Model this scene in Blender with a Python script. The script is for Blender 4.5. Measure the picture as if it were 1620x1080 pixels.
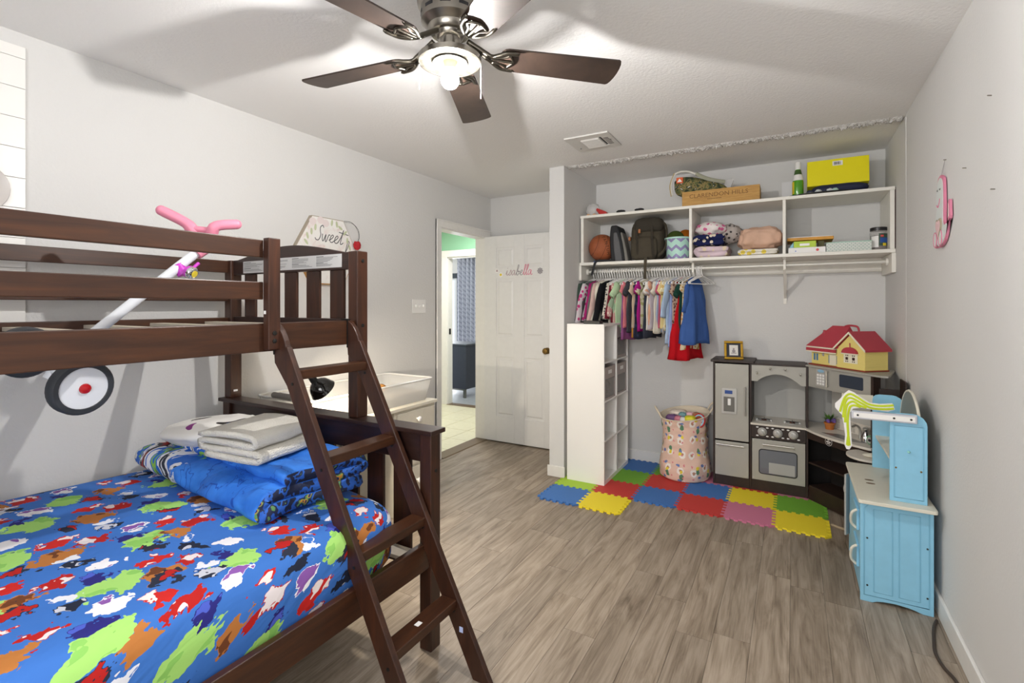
import bpy, bmesh, math, random
from mathutils import Vector, Matrix, noise
random.seed(7)
for o in list(bpy.data.objects):
    bpy.data.objects.remove(o, do_unlink=True)
S = bpy.context.scene
COL = S.collection
R = math.radians
PI = math.pi

# ------------------------------------------------------------------ camera, world, lights, exposure
CAM_H = 1.35
cd = bpy.data.cameras.new('camera'); cam = bpy.data.objects.new('camera', cd); COL.objects.link(cam)
cd.sensor_width = 36.0; cd.lens = 780 / 1620 * 36; cd.shift_y = -57.5 / 1620; cd.clip_start = 0.02
cam.location = (0, 0, CAM_H); cam.rotation_euler = (R(90), 0, R(29.68))
S.camera = cam
S.view_settings.view_transform = 'Standard'; S.view_settings.look = 'None'
S.view_settings.gamma = 1; S.view_settings.use_curve_mapping = False
S.view_settings.exposure = -0.27
W = bpy.data.worlds.new('world'); S.world = W; W.use_nodes = True
W.node_tree.nodes['Background'].inputs[0].default_value = (0.80, 0.88, 1.0, 1)
W.node_tree.nodes['Background'].inputs[1].default_value = 1.6

BULB_STRENGTH = 11800.0        # ceiling fan bulb
HEAT_STRENGTH = 2400.0        # heat lamp bulb in the tote
def area(name, loc, rot, sx, sy, power, col=(1, 1, 1)):
    l = bpy.data.lights.new(name, 'AREA'); l.shape = 'RECTANGLE'; l.size = sx; l.size_y = sy; l.energy = power; l.color = col
    o = bpy.data.objects.new(name, l); COL.objects.link(o); o.location = loc; o.rotation_euler = rot
    return o
# fill light added behind the camera, set in an invented unseen window opening
area('added_window_fill', (-0.40, -0.93, 1.45), (R(90), 0, 0), 1.45, 1.15, 50, (1.0, 0.985, 0.97))
# daylight through the sliding glass door of the far room
area('sliding_door_daylight', (-6.5, 8.1, 1.05), (R(-90), 0, 0), 1.1, 1.8, 90, (0.93, 0.97, 1.0))
# ceiling lamp of the hall
area('hall_ceiling_lamp', (-3.3, 4.6, 2.41), (0, 0, 0), 0.30, 0.30, 42, (1.0, 0.99, 0.97))

# ------------------------------------------------------------------ materials
def lin(c):
    if isinstance(c, str):
        c = c.lstrip('#'); c = tuple(int(c[i:i + 2], 16) / 255 for i in (0, 2, 4))
    return tuple((x / 12.92 if x <= 0.04045 else ((x + 0.055) / 1.055) ** 2.4) for x in c[:3]) + (1,)
MATS = {}
class NT:
    def __init__(s, m):
        s.m = m; s.t = m.node_tree; s.b = s.t.nodes['Principled BSDF']
    def n(s, typ, **kw):
        nd = s.t.nodes.new('ShaderNode' + typ)
        for k, v in kw.items():
            if k[0] == '_': setattr(nd, k[1:], v)
            else: s.set(nd, k, v)
        return nd
    def set(s, nd, k, v):
        inp = nd.inputs[int(k[1:])] if k[0] == 'i' and k[1:].isdigit() else nd.inputs[k]
        if hasattr(v, 'is_linked') or isinstance(v, bpy.types.NodeSocket): s.t.links.new(v, inp)
        elif isinstance(v, bpy.types.Node): s.t.links.new(v.outputs[0], inp)
        else: inp.default_value = v
    def coord(s, kind='Object', scale=(1, 1, 1), rot=(0, 0, 0), loc=(0, 0, 0)):
        tc = s.n('TexCoord'); mp = s.n('Mapping')
        s.t.links.new(tc.outputs[kind], mp.inputs[0])
        mp.inputs['Scale'].default_value = scale; mp.inputs['Rotation'].default_value = rot; mp.inputs['Location'].default_value = loc
        return mp.outputs[0]
    def mix(s, fac, a, b, blend='MIX'):
        m = s.n('Mix', _data_type='RGBA', _blend_type=blend)
        for sock, v in ((m.inputs[0], fac), (m.inputs[6], a), (m.inputs[7], b)):
            if isinstance(v, bpy.types.NodeSocket): s.t.links.new(v, sock)
            else: sock.default_value = v
        return m.outputs[2]
    def ramp(s, fac, stops, interp='LINEAR'):
        r = s.n('ValToRGB'); r.color_ramp.interpolation = interp
        e = r.color_ramp.elements
        while len(e) < len(stops): e.new(0.5)
        for i, (p, c) in enumerate(stops):
            e[i].position = p; e[i].color = c if len(c) == 4 else (*c, 1)
        s.t.links.new(fac, r.inputs[0]); return r.outputs[0]
    def math(s, op, a, b=0.0, c=None):
        m = s.n('Math', _operation=op)
        for i, v in enumerate((a, b, c)):
            if v is None: continue
            if isinstance(v, bpy.types.NodeSocket): s.t.links.new(v, m.inputs[i])
            else: m.inputs[i].default_value = v
        return m.outputs[0]
    def vmath(s, op, a, b=(0, 0, 0)):
        m = s.n('VectorMath', _operation=op)
        for i, v in enumerate((a, b)):
            if isinstance(v, bpy.types.NodeSocket): s.t.links.new(v, m.inputs[i])
            else: m.inputs[i].default_value = v
        return m.outputs[0]
    def noise(s, vec, scale, detail=3, rough=0.5, dist=0.0):
        n = s.n('TexNoise'); s.t.links.new(vec, n.inputs['Vector'])
        n.inputs['Scale'].default_value = scale; n.inputs['Detail'].default_value = detail
        n.inputs['Roughness'].default_value = rough; n.inputs['Distortion'].default_value = dist
        return n.outputs
    def voro(s, vec, scale, rnd=1.0, feature='F1', dim='3D'):
        n = s.n('TexVoronoi', _feature=feature, _voronoi_dimensions=dim); s.t.links.new(vec, n.inputs['Vector'])
        n.inputs['Scale'].default_value = scale; n.inputs['Randomness'].default_value = rnd
        return n.outputs
    def bump(s, h, strength=0.3, dist=0.01):
        b = s.n('Bump'); s.t.links.new(h, b.inputs['Height']); b.inputs['Strength'].default_value = strength; b.inputs['Distance'].default_value = dist
        s.t.links.new(b.outputs[0], s.b.inputs['Normal'])
    def base(s, c):
        if isinstance(c, bpy.types.NodeSocket): s.t.links.new(c, s.b.inputs['Base Color'])
        else: s.b.inputs['Base Color'].default_value = c
def newmat(name, rough=0.6, metal=0.0, spec=0.5):
    m = bpy.data.materials.new(name); m.use_nodes = True; t = NT(m)
    t.b.inputs['Roughness'].default_value = rough; t.b.inputs['Metallic'].default_value = metal
    t.b.inputs['Specular IOR Level'].default_value = spec
    MATS[name] = m; return t
def M(name, col=None, rough=0.6, metal=0.0, bump=None, vary=0.0, spec=0.5, alpha=1.0, emit=0.0, trans=0.0, coat=0.0):
    """plain material with fine procedural variation; cached by name"""
    if name in MATS: return MATS[name]
    t = newmat(name, rough, metal, spec); c = lin(col)
    if vary:
        v = t.coord(); n = t.noise(v, 22, 4)
        d = tuple(x * (1 - vary) for x in c[:3]) + (1,); u = tuple(min(1, x * (1 + vary)) for x in c[:3]) + (1,)
        t.base(t.ramp(n[0], [(0.3, d), (0.7, u)]))
    else: t.base(c)
    if bump:
        v = t.coord(); n = t.noise(v, bump[0], 3); t.bump(n[0], bump[1], bump[2] if len(bump) > 2 else 0.004)
    t.b.inputs['Alpha'].default_value = alpha
    t.b.inputs['Transmission Weight'].default_value = trans
    t.b.inputs['Coat Weight'].default_value = coat
    if emit:
        t.b.inputs['Emission Color'].default_value = c; t.b.inputs['Emission Strength'].default_value = emit
    return MATS[name]

# walls and ceiling: painted orange-peel drywall
t = newmat('wall_paint', 0.75, spec=0.25); v = t.coord()
n1 = t.noise(v, 1.3, 2); n2 = t.noise(v, 95, 3)
t.base(t.ramp(n1[0], [(0.3, lin('#d7d6d4')), (0.7, lin('#dad9d7'))])); t.bump(n2[0], 0.35, 0.004)
t = newmat('ceiling_paint', 0.85, spec=0.2); v = t.coord(); n2 = t.noise(v, 70, 4, 0.6)
t.base(lin('#efeeed')); t.bump(n2[0], 0.4, 0.005)
t = newmat('popcorn', 0.9, spec=0.2); v = t.coord(); n2 = t.noise(v, 120, 3); t.base(lin('#dcdad6')); t.bump(n2[0], 0.9, 0.01)
M('trim_white', '#e6e4e0', 0.4, vary=0.02)
M('casing_white', '#e8e6e2', 0.38, vary=0.02)
M('door_white', '#e4e3e1', 0.42, vary=0.015)
M('hall_green', '#8fc3a0', 0.75, bump=(90, 0.3))
M('hall_cream', '#e6e2d8', 0.75, bump=(90, 0.3))
# floor planks: greyed vinyl oak, one random tone a plank
t = newmat('plank_vinyl', 0.45, spec=0.4)
tc = t.n('TexCoord'); oi = t.n('ObjectInfo')
off = t.n('CombineXYZ'); t.t.links.new(oi.outputs['Random'], off.inputs[0]); t.t.links.new(oi.outputs['Random'], off.inputs[1])
o7 = t.n('VectorMath', _operation='SCALE'); t.t.links.new(off.outputs[0], o7.inputs[0]); o7.inputs['Scale'].default_value = 37.0
p = t.vmath('ADD', tc.outputs['Object'], o7.outputs[0])
mp = t.n('Mapping'); t.t.links.new(p, mp.inputs[0]); mp.inputs['Scale'].default_value = (7, 0.9, 1)
nA = t.noise(mp.outputs[0], 2.2, 5, 0.6, 1.6)
mp2 = t.n('Mapping'); t.t.links.new(p, mp2.inputs[0]); mp2.inputs['Scale'].default_value = (75, 2.0, 1)
nB = t.noise(mp2.outputs[0], 2.0, 3, 0.6)
g = t.math('ADD', t.math('MULTIPLY', nA[0], 0.68), t.math('MULTIPLY', nB[0], 0.32))
cg = t.ramp(g, [(0.33, lin('#6e6051')), (0.46, lin('#8d7f6f')), (0.58, lin('#a29484')), (0.72, lin('#aea091'))])
tone = t.ramp(oi.outputs['Random'], [(0, (0.85, 0.845, 0.84)), (1, (1.08, 1.075, 1.07))])
t.base(t.mix(1.0, cg, tone, 'MULTIPLY')); t.bump(nB[0], 0.12, 0.002)
M('subfloor', '#3a342e', 0.9)
# hall tiles
M('tile_cream', '#ded9bf', 0.35, vary=0.05); M('grout', '#b9ae8e', 0.9); M('far_floor', '#a9adb2', 0.4, vary=0.08)
# espresso wood of the bunk bed (grain follows the longest side of the piece)
def wood(name, c0, c1, c2, sc, rough=0.38, coat=0.08):
    t = newmat(name, rough); v = t.coord(scale=sc); n = t.noise(v, 3.0, 5, 0.6, 0.8)
    t.base(t.ramp(n[0], [(0.3, lin(c0)), (0.52, lin(c1)), (0.75, lin(c2))])); t.b.inputs['Coat Weight'].default_value = coat
    t.b.inputs['Coat Roughness'].default_value = 0.3; t.bump(n[0], 0.05, 0.001)
    return MATS[name]
wood('espresso_y', '#2f180c', '#3e2211', '#4f2c15', (14, 1.2, 14))
wood('espresso_x', '#23130f', '#2f1b15', '#3b231b', (1.2, 14, 14))
wood('espresso_z', '#2b160d', '#391f13', '#482716', (14, 14, 1.2))
wood('blade_wood', '#271c18', '#33261f', '#403129', (3, 3, 3), 0.5)
wood('crate_wood', '#a97c3c', '#bd9049', '#cda45e', (3, 30, 40), 0.6, 0.0)
wood('kitchen_dark', '#241813', '#2c1d17', '#35241c', (4, 4, 4), 0.5, 0.0)
M('nickel', '#98938a', 0.3, 1.0); M('nickel_dark', '#5d584f', 0.3, 1.0); M('chrome', '#d8d8d8', 0.12, 1.0)
M('black_metal', '#1b1a19', 0.4, 0.6); M('brass_old', '#7d6233', 0.35, 0.9); M('silver_plastic', '#b9b8b4', 0.4, 0.3)
M('white_plastic', '#efeeec', 0.35); M('black_plastic', '#17171a', 0.35); M('screw', '#3a3a38', 0.4, 0.8)
M('shelf_paint', '#e9e6dd', 0.45, vary=0.02); M('laminate_white', '#f0eeea', 0.35)
M('sticker_grey', '#c9c9c8', 0.5); M('sticker_ink', '#55575a', 0.7)

# ------------------------------------------------------------------ mesh building
class MB:
    def __init__(s): s.v = []; s.f = []; s.mi = []; s.cur = 0
    def add(s, vs, fs):
        b = len(s.v); s.v += [tuple(x) for x in vs]
        for f in fs: s.f.append([b + i for i in f]); s.mi.append(s.cur)
        return s
    def box(s, x0, x1, y0, y1, z0, z1):
        vs = [(x, y, z) for z in (z0, z1) for y in (y0, y1) for x in (x0, x1)]
        return s.add(vs, [(0, 2, 3, 1), (4, 5, 7, 6), (0, 1, 5, 4), (2, 6, 7, 3), (0, 4, 6, 2), (1, 3, 7, 5)])
    def prism(s, pts, axis, a, b):
        mk = {'x': lambda p, w: (w, p[0], p[1]), 'y': lambda p, w: (p[0], w, p[1]), 'z': lambda p, w: (p[0], p[1], w)}[axis]
        n = len(pts)
        return s.add([mk(p, a) for p in pts] + [mk(p, b) for p in pts],
                     [tuple(range(n)), tuple(range(2 * n - 1, n - 1, -1))] + [(i, (i + 1) % n, n + (i + 1) % n, n + i) for i in range(n)])
    def tube(s, path, r, n=8, closed=False, flat=None):
        P = [Vector(p) for p in path]; m = len(P); rs = r if isinstance(r, (list, tuple)) else [r] * m
        vs = []; up = None
        for i in range(m):
            a = P[(i - 1) % m] if (closed or i > 0) else P[i]; b = P[(i + 1) % m] if (closed or i < m - 1) else P[i]
            d = (b - a)
            if d.length < 1e-9: d = Vector((0, 0, 1))
            d.normalize()
            if up is None:
                up = Vector((0, 0, 1)) if abs(d.z) < 0.9 else Vector((1, 0, 0))
            x = d.cross(up)
            if x.length < 1e-6: x = d.orthogonal()
            x.normalize(); y = x.cross(d).normalized(); up = y
            for k in range(n):
                q = 2 * PI * k / n; o = x * (math.cos(q) * rs[i]) + y * (math.sin(q) * rs[i])
                if flat: o = Vector((o.x * flat[0], o.y * flat[1], o.z * flat[2]))
                vs.append(P[i] + o)
        fs = []
        for i in range(m if closed else m - 1):
            j = (i + 1) % m
            for k in range(n): fs.append((i * n + k, i * n + (k + 1) % n, j * n + (k + 1) % n, j * n + k))
        if not closed: fs += [tuple(range(n))[::-1], tuple(range((m - 1) * n, m * n))]
        return s.add(vs, fs)
    def lathe(s, prof, c=(0, 0, 0), n=28, mat=None, cap=True):
        vs = []; m = len(prof); c = Vector(c)
        for (r, z) in prof:
            for k in range(n):
                q = 2 * PI * k / n; p = Vector((r * math.cos(q), r * math.sin(q), z))
                if mat is not None: p = mat @ p
                vs.append(p + c)
        fs = [(i * n + k, i * n + (k + 1) % n, (i + 1) * n + (k + 1) % n, (i + 1) * n + k) for i in range(m - 1) for k in range(n)]
        if cap:
            if prof[0][0] > 1e-5: fs.append(tuple(range(n))[::-1])
            if prof[-1][0] > 1e-5: fs.append(tuple(range((m - 1) * n, m * n)))
        return s.add(vs, fs)
    def sphere(s, c, r, nu=20, nv=12, fn=None):
        rr = (r, r, r) if not isinstance(r, (tuple, list)) else r
        vs = []; c = Vector(c)
        for j in range(nv + 1):
            th = PI * j / nv
            for k in range(nu):
                q = 2 * PI * k / nu; d = Vector((math.sin(th) * math.cos(q), math.sin(th) * math.sin(q), math.cos(th)))
                p = Vector((d.x * rr[0], d.y * rr[1], d.z * rr[2]))
                if fn: p = fn(d, p)
                vs.append(c + p)
        return s.add(vs, [(j * nu + k, (j + 1) * nu + k, (j + 1) * nu + (k + 1) % nu, j * nu + (k + 1) % nu) for j in range(nv) for k in range(nu)])
    def grid(s, fn, nu, nv):
        vs = [fn(i / nu, j / nv) for j in range(nv + 1) for i in range(nu + 1)]
        return s.add(vs, [(j * (nu + 1) + i, j * (nu + 1) + i + 1, (j + 1) * (nu + 1) + i + 1, (j + 1) * (nu + 1) + i) for j in range(nv) for i in range(nu)])
    def xf(s, mat, start=0):
        for i in range(start, len(s.v)): s.v[i] = tuple(mat @ Vector(s.v[i]))
        return s
    def mesh(s, name):
        me = bpy.data.meshes.new(name); me.from_pydata(s.v, [], s.f)
        bm = bmesh.new(); bm.from_mesh(me); bmesh.ops.remove_doubles(bm, verts=bm.verts, dist=1e-6)
        bmesh.ops.recalc_face_normals(bm, faces=bm.faces); bm.to_mesh(me); bm.free()
        return me
    def obj(s, name, mat, parent=None, smooth=False, bevel=0.0, seg=2, sub=0, solid=0.0, local=False, **tags):
        me = s.mesh(name)
        mats = mat if isinstance(mat, (list, tuple)) else [mat]
        for m in mats: me.materials.append(MATS[m] if isinstance(m, str) else m)
        if len(mats) > 1 and len(me.polygons) == len(s.mi):
            me.polygons.foreach_set('material_index', s.mi)
        return link(name, me, parent, smooth, bevel, seg, sub, solid, local, **tags)
INV = {}
def link(name, me, parent=None, smooth=False, bevel=0.0, seg=2, sub=0, solid=0.0, local=False, **tags):
    o = bpy.data.objects.new(name, me); COL.objects.link(o)
    if smooth:
        me.polygons.foreach_set('use_smooth', [True] * len(me.polygons))
        if smooth is True: me.set_sharp_from_angle(angle=R(42))
    if parent is not None:
        o.parent = parent
        if not local and parent in INV: o.matrix_parent_inverse = INV[parent]
    if solid:
        md = o.modifiers.new('solid', 'SOLIDIFY'); md.thickness = solid; md.offset = 0
    if bevel:
        md = o.modifiers.new('bevel', 'BEVEL'); md.width = bevel; md.segments = seg; md.limit_method = 'ANGLE'; md.angle_limit = R(40)
    if sub:
        md = o.modifiers.new('sub', 'SUBSURF'); md.levels = sub; md.render_levels = sub
    for k, v in tags.items(): o[k] = v
    return o
def tag(o, label, cat, group=None):
    o['label'] = label; o['category'] = cat
    if group: o['group'] = group
    return o
def thing(name, label, cat, loc=(0, 0, 0), group=None, rotz=0.0):
    o = bpy.data.objects.new(name, None); COL.objects.link(o); o.empty_display_size = 0.05
    o.location = loc; o.rotation_euler = (0, 0, rotz)
    INV[o] = (Matrix.Translation(Vector(loc)) @ Matrix.Rotation(rotz, 4, 'Z')).inverted()
    return tag(o, label, cat, group)
def box(name, mat, parent, x0, x1, y0, y1, z0, z1, bevel=0.002, **k):
    return MB().box(x0, x1, y0, y1, z0, z1).obj(name, mat, parent, bevel=bevel, **k)
def dup(o, parent, loc=None, name=None, rotz=None):
    c = o.copy(); COL.objects.link(c); c.parent = parent
    if loc is not None: c.location = loc
    if rotz is not None: c.rotation_euler = (0, 0, rotz)
    return c
def frame(origin, ex, ey, ez):
    m = Matrix.Identity(4)
    for i, e in enumerate((ex, ey, ez)):
        e = Vector(e)
        for j in range(3): m[j][i] = e[j]
    for j in range(3): m[j][3] = origin[j]
    return m
def smoothpath(pts, k=5):
    P = [Vector(p) for p in pts]; out = []
    for i in range(len(P) - 1):
        a, b, c, d = P[max(i - 1, 0)], P[i], P[i + 1], P[min(i + 2, len(P) - 1)]
        for j in range(k):
            t = j / k
            out.append(0.5 * ((2 * b) + (c - a) * t + (2 * a - 5 * b + 4 * c - d) * t * t + (3 * b - a - 3 * c + d) * t ** 3))
    out.append(P[-1]); return out
def rrect(x0, x1, y0, y1, r, n=5):
    pts = []
    for cx, cy, a0 in ((x1 - r, y0 + r, -90), (x1 - r, y1 - r, 0), (x0 + r, y1 - r, 90), (x0 + r, y0 + r, 180)):
        for k in range(n + 1):
            a = R(a0 + 90 * k / n); pts.append((cx + r * math.cos(a), cy + r * math.sin(a)))
    return pts
def textmesh(s, size, mat, name, parent, m, extrude=0.0004, align='CENTER', bold=0.0):
    """lettering with the built-in font, turned into a mesh; m maps its x,y plane into the world"""
    cu = bpy.data.curves.new(name, 'FONT'); cu.body = s; cu.size = size; cu.align_x = align; cu.align_y = 'CENTER'; cu.extrude = extrude; cu.resolution_u = 3; cu.offset = bold
    to = bpy.data.objects.new(name, cu); COL.objects.link(to)
    dg = bpy.context.evaluated_depsgraph_get(); dg.update()
    me = bpy.data.meshes.new_from_object(to.evaluated_get(dg))
    bpy.data.objects.remove(to); bpy.data.curves.remove(cu)
    me.transform(m); me.materials.clear(); me.materials.append(MATS[mat])
    return link(name, me, parent)
GL = {  # cursive strokes
 's': ([[(0, .05), (.15, .3), (.22, .55), (.31, .32), (.28, .08), (.14, 0), (.06, .08)]], .36),
 'S': ([[(.42, .85), (.3, 1.0), (.16, .85), (.2, .6), (.3, .35), (.22, .02), (.02, .0), (-.08, .12)]], .42),
 'i': ([[(0, .1), (.1, .5), (.1, .12), (.18, 0), (.3, .1)], [(.1, .7), (.115, .76)]], .3),
 'a': ([[(.35, .42), (.2, .5), (.05, .3), (.1, .02), (.25, .1), (.36, .48), (.36, .1), (.45, 0), (.55, .1)]], .5),
 'b': ([[(0, .1), (.2, .6), (.24, .98), (.14, .98), (.1, .4), (.12, .05), (.25, 0), (.36, .2), (.3, .42), (.2, .35), (.35, .36), (.46, .34)]], .44),
 'e': ([[(0, .1), (.2, .25), (.3, .42), (.2, .5), (.08, .3), (.12, .04), (.28, 0), (.42, .12)]], .38),
 'l': ([[(0, .1), (.18, .6), (.24, .98), (.14, 1.0), (.1, .4), (.16, 0), (.3, .1)]], .28),
 'w': ([[(0, .45), (.06, .1), (.16, 0), (.27, .45), (.3, .05), (.4, 0), (.5, .45), (.62, .42)]], .58),
 't': ([[(0, .1), (.18, .5), (.26, .98), (.2, .1), (.3, 0), (.44, .12)], [(-.1, .78), (.75, .70)]], .42)}
def cursive(word, h, r, m, slant=0.18):
    """list of MB, one a letter; strokes lie in the plane of m"""
    out = []; x = 0
    for ch in word:
        st, w = GL[ch]; mb = MB()
        for s_ in st:
            pts = [Vector(((x + p[0] + slant * p[1]) * h, p[1] * h, 0)) for p in s_]
            mb.tube(smoothpath(pts, 5) if len(pts) > 2 else pts, r, 6, flat=(1, 1, 0.25))
        mb.xf(m); out.append(mb); x += w
    return out, x * h

# ================================================================== THE SETTING
XL, XR, YB, YF, ZC = -2.69, 0.56, 4.28, -0.95, 2.44
def struct(o): o['kind'] = 'structure'; return o
floor = struct(box('floor', 'subfloor', None, XL - 0.02, XR + 0.12, YF - 0.1, YB + 0.1, -0.06, -0.006, 0))
PW, PL = 0.137, 0.914
k0 = -13
xi = -0.97 + k0 * PW
ci = 0
while xi < XR:
    y = YF - random.random() * PL
    seams = {-0.97: 2.125, -0.422: 2.114, -0.148: 2.787, -0.559: 2.335, -0.833: 1.9}
    for kx, ky in seams.items():
        if abs(kx - xi) < 0.02: y = ky - PL * math.ceil((ky - YF) / PL)
    while y < YB:
        a, b = max(y, YF), min(y + PL, YB); x0, x1 = max(xi, XL), min(xi + PW, XR)
        if b - a > 0.01 and x1 - x0 > 0.005:
            o = MB().box(-(x1 - x0) / 2 + 0.0005, (x1 - x0) / 2 - 0.0005, 0.0005, b - a - 0.0005, -0.006, 0).obj('plank', 'plank_vinyl', floor, bevel=0.0004, seg=1)
            o.location = ((x0 + x1) / 2, a, 0)
        y += PL
    xi += PW
ceil = struct(box('ceiling', 'ceiling_paint', None, XL - 0.1, XR + 0.1, YF - 0.1, YB + 0.1, ZC, ZC + 0.08, 0))
# left wall with the doorway
DY0, DY1, DZ = 3.445, 4.185, 2.035
m = MB(); m.box(XL - 0.11, XL, YF - 0.1, DY0, 0, ZC); m.box(XL - 0.11, XL, DY1, YB + 0.1, 0, ZC); m.box(XL - 0.11, XL, DY0, DY1, DZ, ZC)
wl = struct(m.obj('wall_left', 'wall_paint'))
struct(box('wall_back', 'wall_paint', None, XL, XR, YB, YB + 0.1, 0, ZC, 0))
struct(box('wall_right', 'wall_paint', None, XR, XR + 0.1, YF - 0.1, YB + 0.1, 0, ZC, 0))
m = MB(); WX0, WX1, WZ0, WZ1 = -1.15, 0.35, 0.86, 2.05
m.box(XL, WX0, YF - 0.1, YF, 0, ZC); m.box(WX1, XR, YF - 0.1, YF, 0, ZC); m.box(WX0, WX1, YF - 0.1, YF, 0, WZ0); m.box(WX0, WX1, YF - 0.1, YF, WZ1, ZC)
struct(m.obj('wall_front', 'wall_paint'))
w1 = struct(box('added_window', 'trim_white', None, WX0 - 0.03, WX1 + 0.03, YF, YF + 0.04, WZ0 - 0.03, WZ0, 0.003))  # unseen window, invented to hold the added fill light
box('frame', 'trim_white', w1, WX0, WX0 + 0.04, YF - 0.08, YF - 0.04, WZ0, WZ1); box('frame', 'trim_white', w1, WX1 - 0.04, WX1, YF - 0.08, YF - 0.04, WZ0, WZ1)
box('frame', 'trim_white', w1, WX0 + 0.04, WX1 - 0.04, YF - 0.08, YF - 0.04, WZ1 - 0.04, WZ1)
# partition between the door nook and the closet
wp = struct(box('wall_partition', 'wall_paint', None, -1.682, -1.555, 3.55, YB, 0, ZC, 0.003))
struct(box('baseboard_partition', 'trim_white', None, -1.695, -1.545, 3.538, 3.55, 0, 0.085, 0.003))
struct(box('baseboard_back', 'trim_white', None, -1.555, XR, YB - 0.014, YB, 0, 0.092, 0.004))
struct(box('baseboard_right', 'trim_white', None, XR - 0.014, XR, YF, YB, 0, 0.092, 0.004))
struct(box('baseboard_left', 'trim_white', None, XL, XL + 0.014, YF, 3.37, 0, 0.092, 0.004))
struct(box('baseboard_nook', 'trim_white', None, XL, -1.682, YB - 0.014, YB, 0, 0.092, 0.004))
# bumpy plaster seam across the ceiling in front of the closet
random.seed(3)
m = MB()
def seamfn(u, v):
    x = -1.54 + u * 2.09; y = 3.575 + v * 0.075
    h = math.sin(PI * v) * (0.010 + 0.026 * abs(noise.noise(Vector((x * 45, y * 60, 0)))) + 0.018 * noise.noise(Vector((x * 110, y * 110, 3))))
    return (x, y + 0.006 * noise.noise(Vector((x * 9, 0, 5))), ZC + 0.001 - max(0, h))
m.grid(seamfn, 420, 10)
struct(m.obj('trim_1', 'popcorn', smooth='all'))
# vertical seam in the right wall where the closet opening once was
struct(MB().tube([(XR, 3.55, z) for z in (0.1, 0.8, 1.4, 2.0, 2.42)], [0.0006, 0.0012, 0.0008, 0.0016, 0.004], 6).obj('trim_2', 'wall_paint', smooth=True))
for (y, z) in ((1.95, 2.0), (2.35, 1.86), (2.02, 1.55), (3.35, 2.25), (3.7, 1.66)):
    pass

# doorway casing and jambs
dc = struct(MB().box(XL - 0.115, XL + 0.004, DY0, DY0 + 0.015, 0, DZ).obj('door_1', 'casing_white', bevel=0.002))
box('jamb', 'casing_white', dc, XL - 0.115, XL + 0.004, DY1 - 0.015, DY1, 0, DZ)
box('jamb', 'casing_white', dc, XL - 0.115, XL + 0.004, DY0 + 0.015, DY1 - 0.015, DZ - 0.015, DZ)
CW = 0.066
def casing(a0, a1, z1, parent, X, sgn):
    """flat casing with a raised inner bead, two legs and a head"""
    for (b0, b1) in ((a0 - CW, a0 + 0.004), (a1 - 0.004, a1 + CW)):
        box('casing', 'casing_white', parent, min(X, X + sgn * 0.016), max(X, X + sgn * 0.016), b0, b1, 0, z1 + CW, 0.004)
    box('casing', 'casing_white', parent, min(X, X + sgn * 0.018), max(X, X + sgn * 0.018), a0 - CW, a1 + CW, z1 - 0.004, z1 + CW, 0.004)
    box('casing_bead', 'casing_white', parent, min(X, X + sgn * 0.024), max(X, X + sgn * 0.024), a0 - CW, a1 + CW, z1 + CW - 0.014, z1 + CW, 0.004)
    box('casing_bead', 'casing_white', parent, min(X, X + sgn * 0.024), max(X, X + sgn * 0.024), a0 - CW, a0 - CW + 0.014, 0, z1 + CW - 0.014, 0.004)
casing(DY0, DY1, DZ, dc, XL, 1)
struct(MB().prism([(XL - 0.12, 0), (XL + 0.03, 0), (XL + 0.02, 0.008), (XL - 0.105, 0.008)], 'y', DY0 + 0.015, DY1 - 0.015).obj('trim_3', M('threshold', '#6e5c48', 0.45), bevel=0.001))
# door leaf, folded open against the nook wall
door = struct(box('door_2', 'door_white', None, -2.684, -1.918, 4.158, 4.187, 0.012, 2.03, 0))
xs = (-2.684, -2.545, -2.338, -2.229, -2.019, -1.918); zs = (0.012, 0.262, 0.842, 1.042, 1.608, 1.716, 1.914, 2.03)
for i in (0, 2, 4): box('stile', 'door_white', door, xs[i], xs[i + 1], 4.150, 4.158, zs[0], zs[-1], 0.003)
for j in (0, 2, 4, 6):
    for i in (1, 3): box('rail', 'door_white', door, xs[i], xs[i + 1], 4.150, 4.158, zs[j], zs[j + 1], 0.003)
for j in (1, 3, 5):
    for i in (1, 3):
        a, b, c, d = xs[i] + 0.018, xs[i + 1] - 0.018, zs[j] + 0.018, zs[j + 1] - 0.018; e = 0.016
        vs = [(a, 4.159, c), (b, 4.159, c), (b, 4.159, d), (a, 4.159, d), (a + e, 4.151, c + e), (b - e, 4.151, c + e), (b - e, 4.151, d - e), (a + e, 4.151, d - e)]
        MB().add(vs, [(4, 5, 6, 7), (0, 1, 5, 4), (1, 2, 6, 5), (2, 3, 7, 6), (3, 0, 4, 7), (3, 2, 1, 0)]).obj('panel', 'door_white', door)
kn = MB().lathe([(0.030, 0), (0.030, -0.006), (0.012, -0.010), (0.012, -0.030), (0.026, -0.036), (0.030, -0.050), (0.024, -0.062), (0, -0.066)], (-1.985, 4.150, 0.925), 20, Matrix.Rotation(R(90), 3, 'X').inverted()).obj('door_knob', 'brass_old', door, smooth=True)
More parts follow.
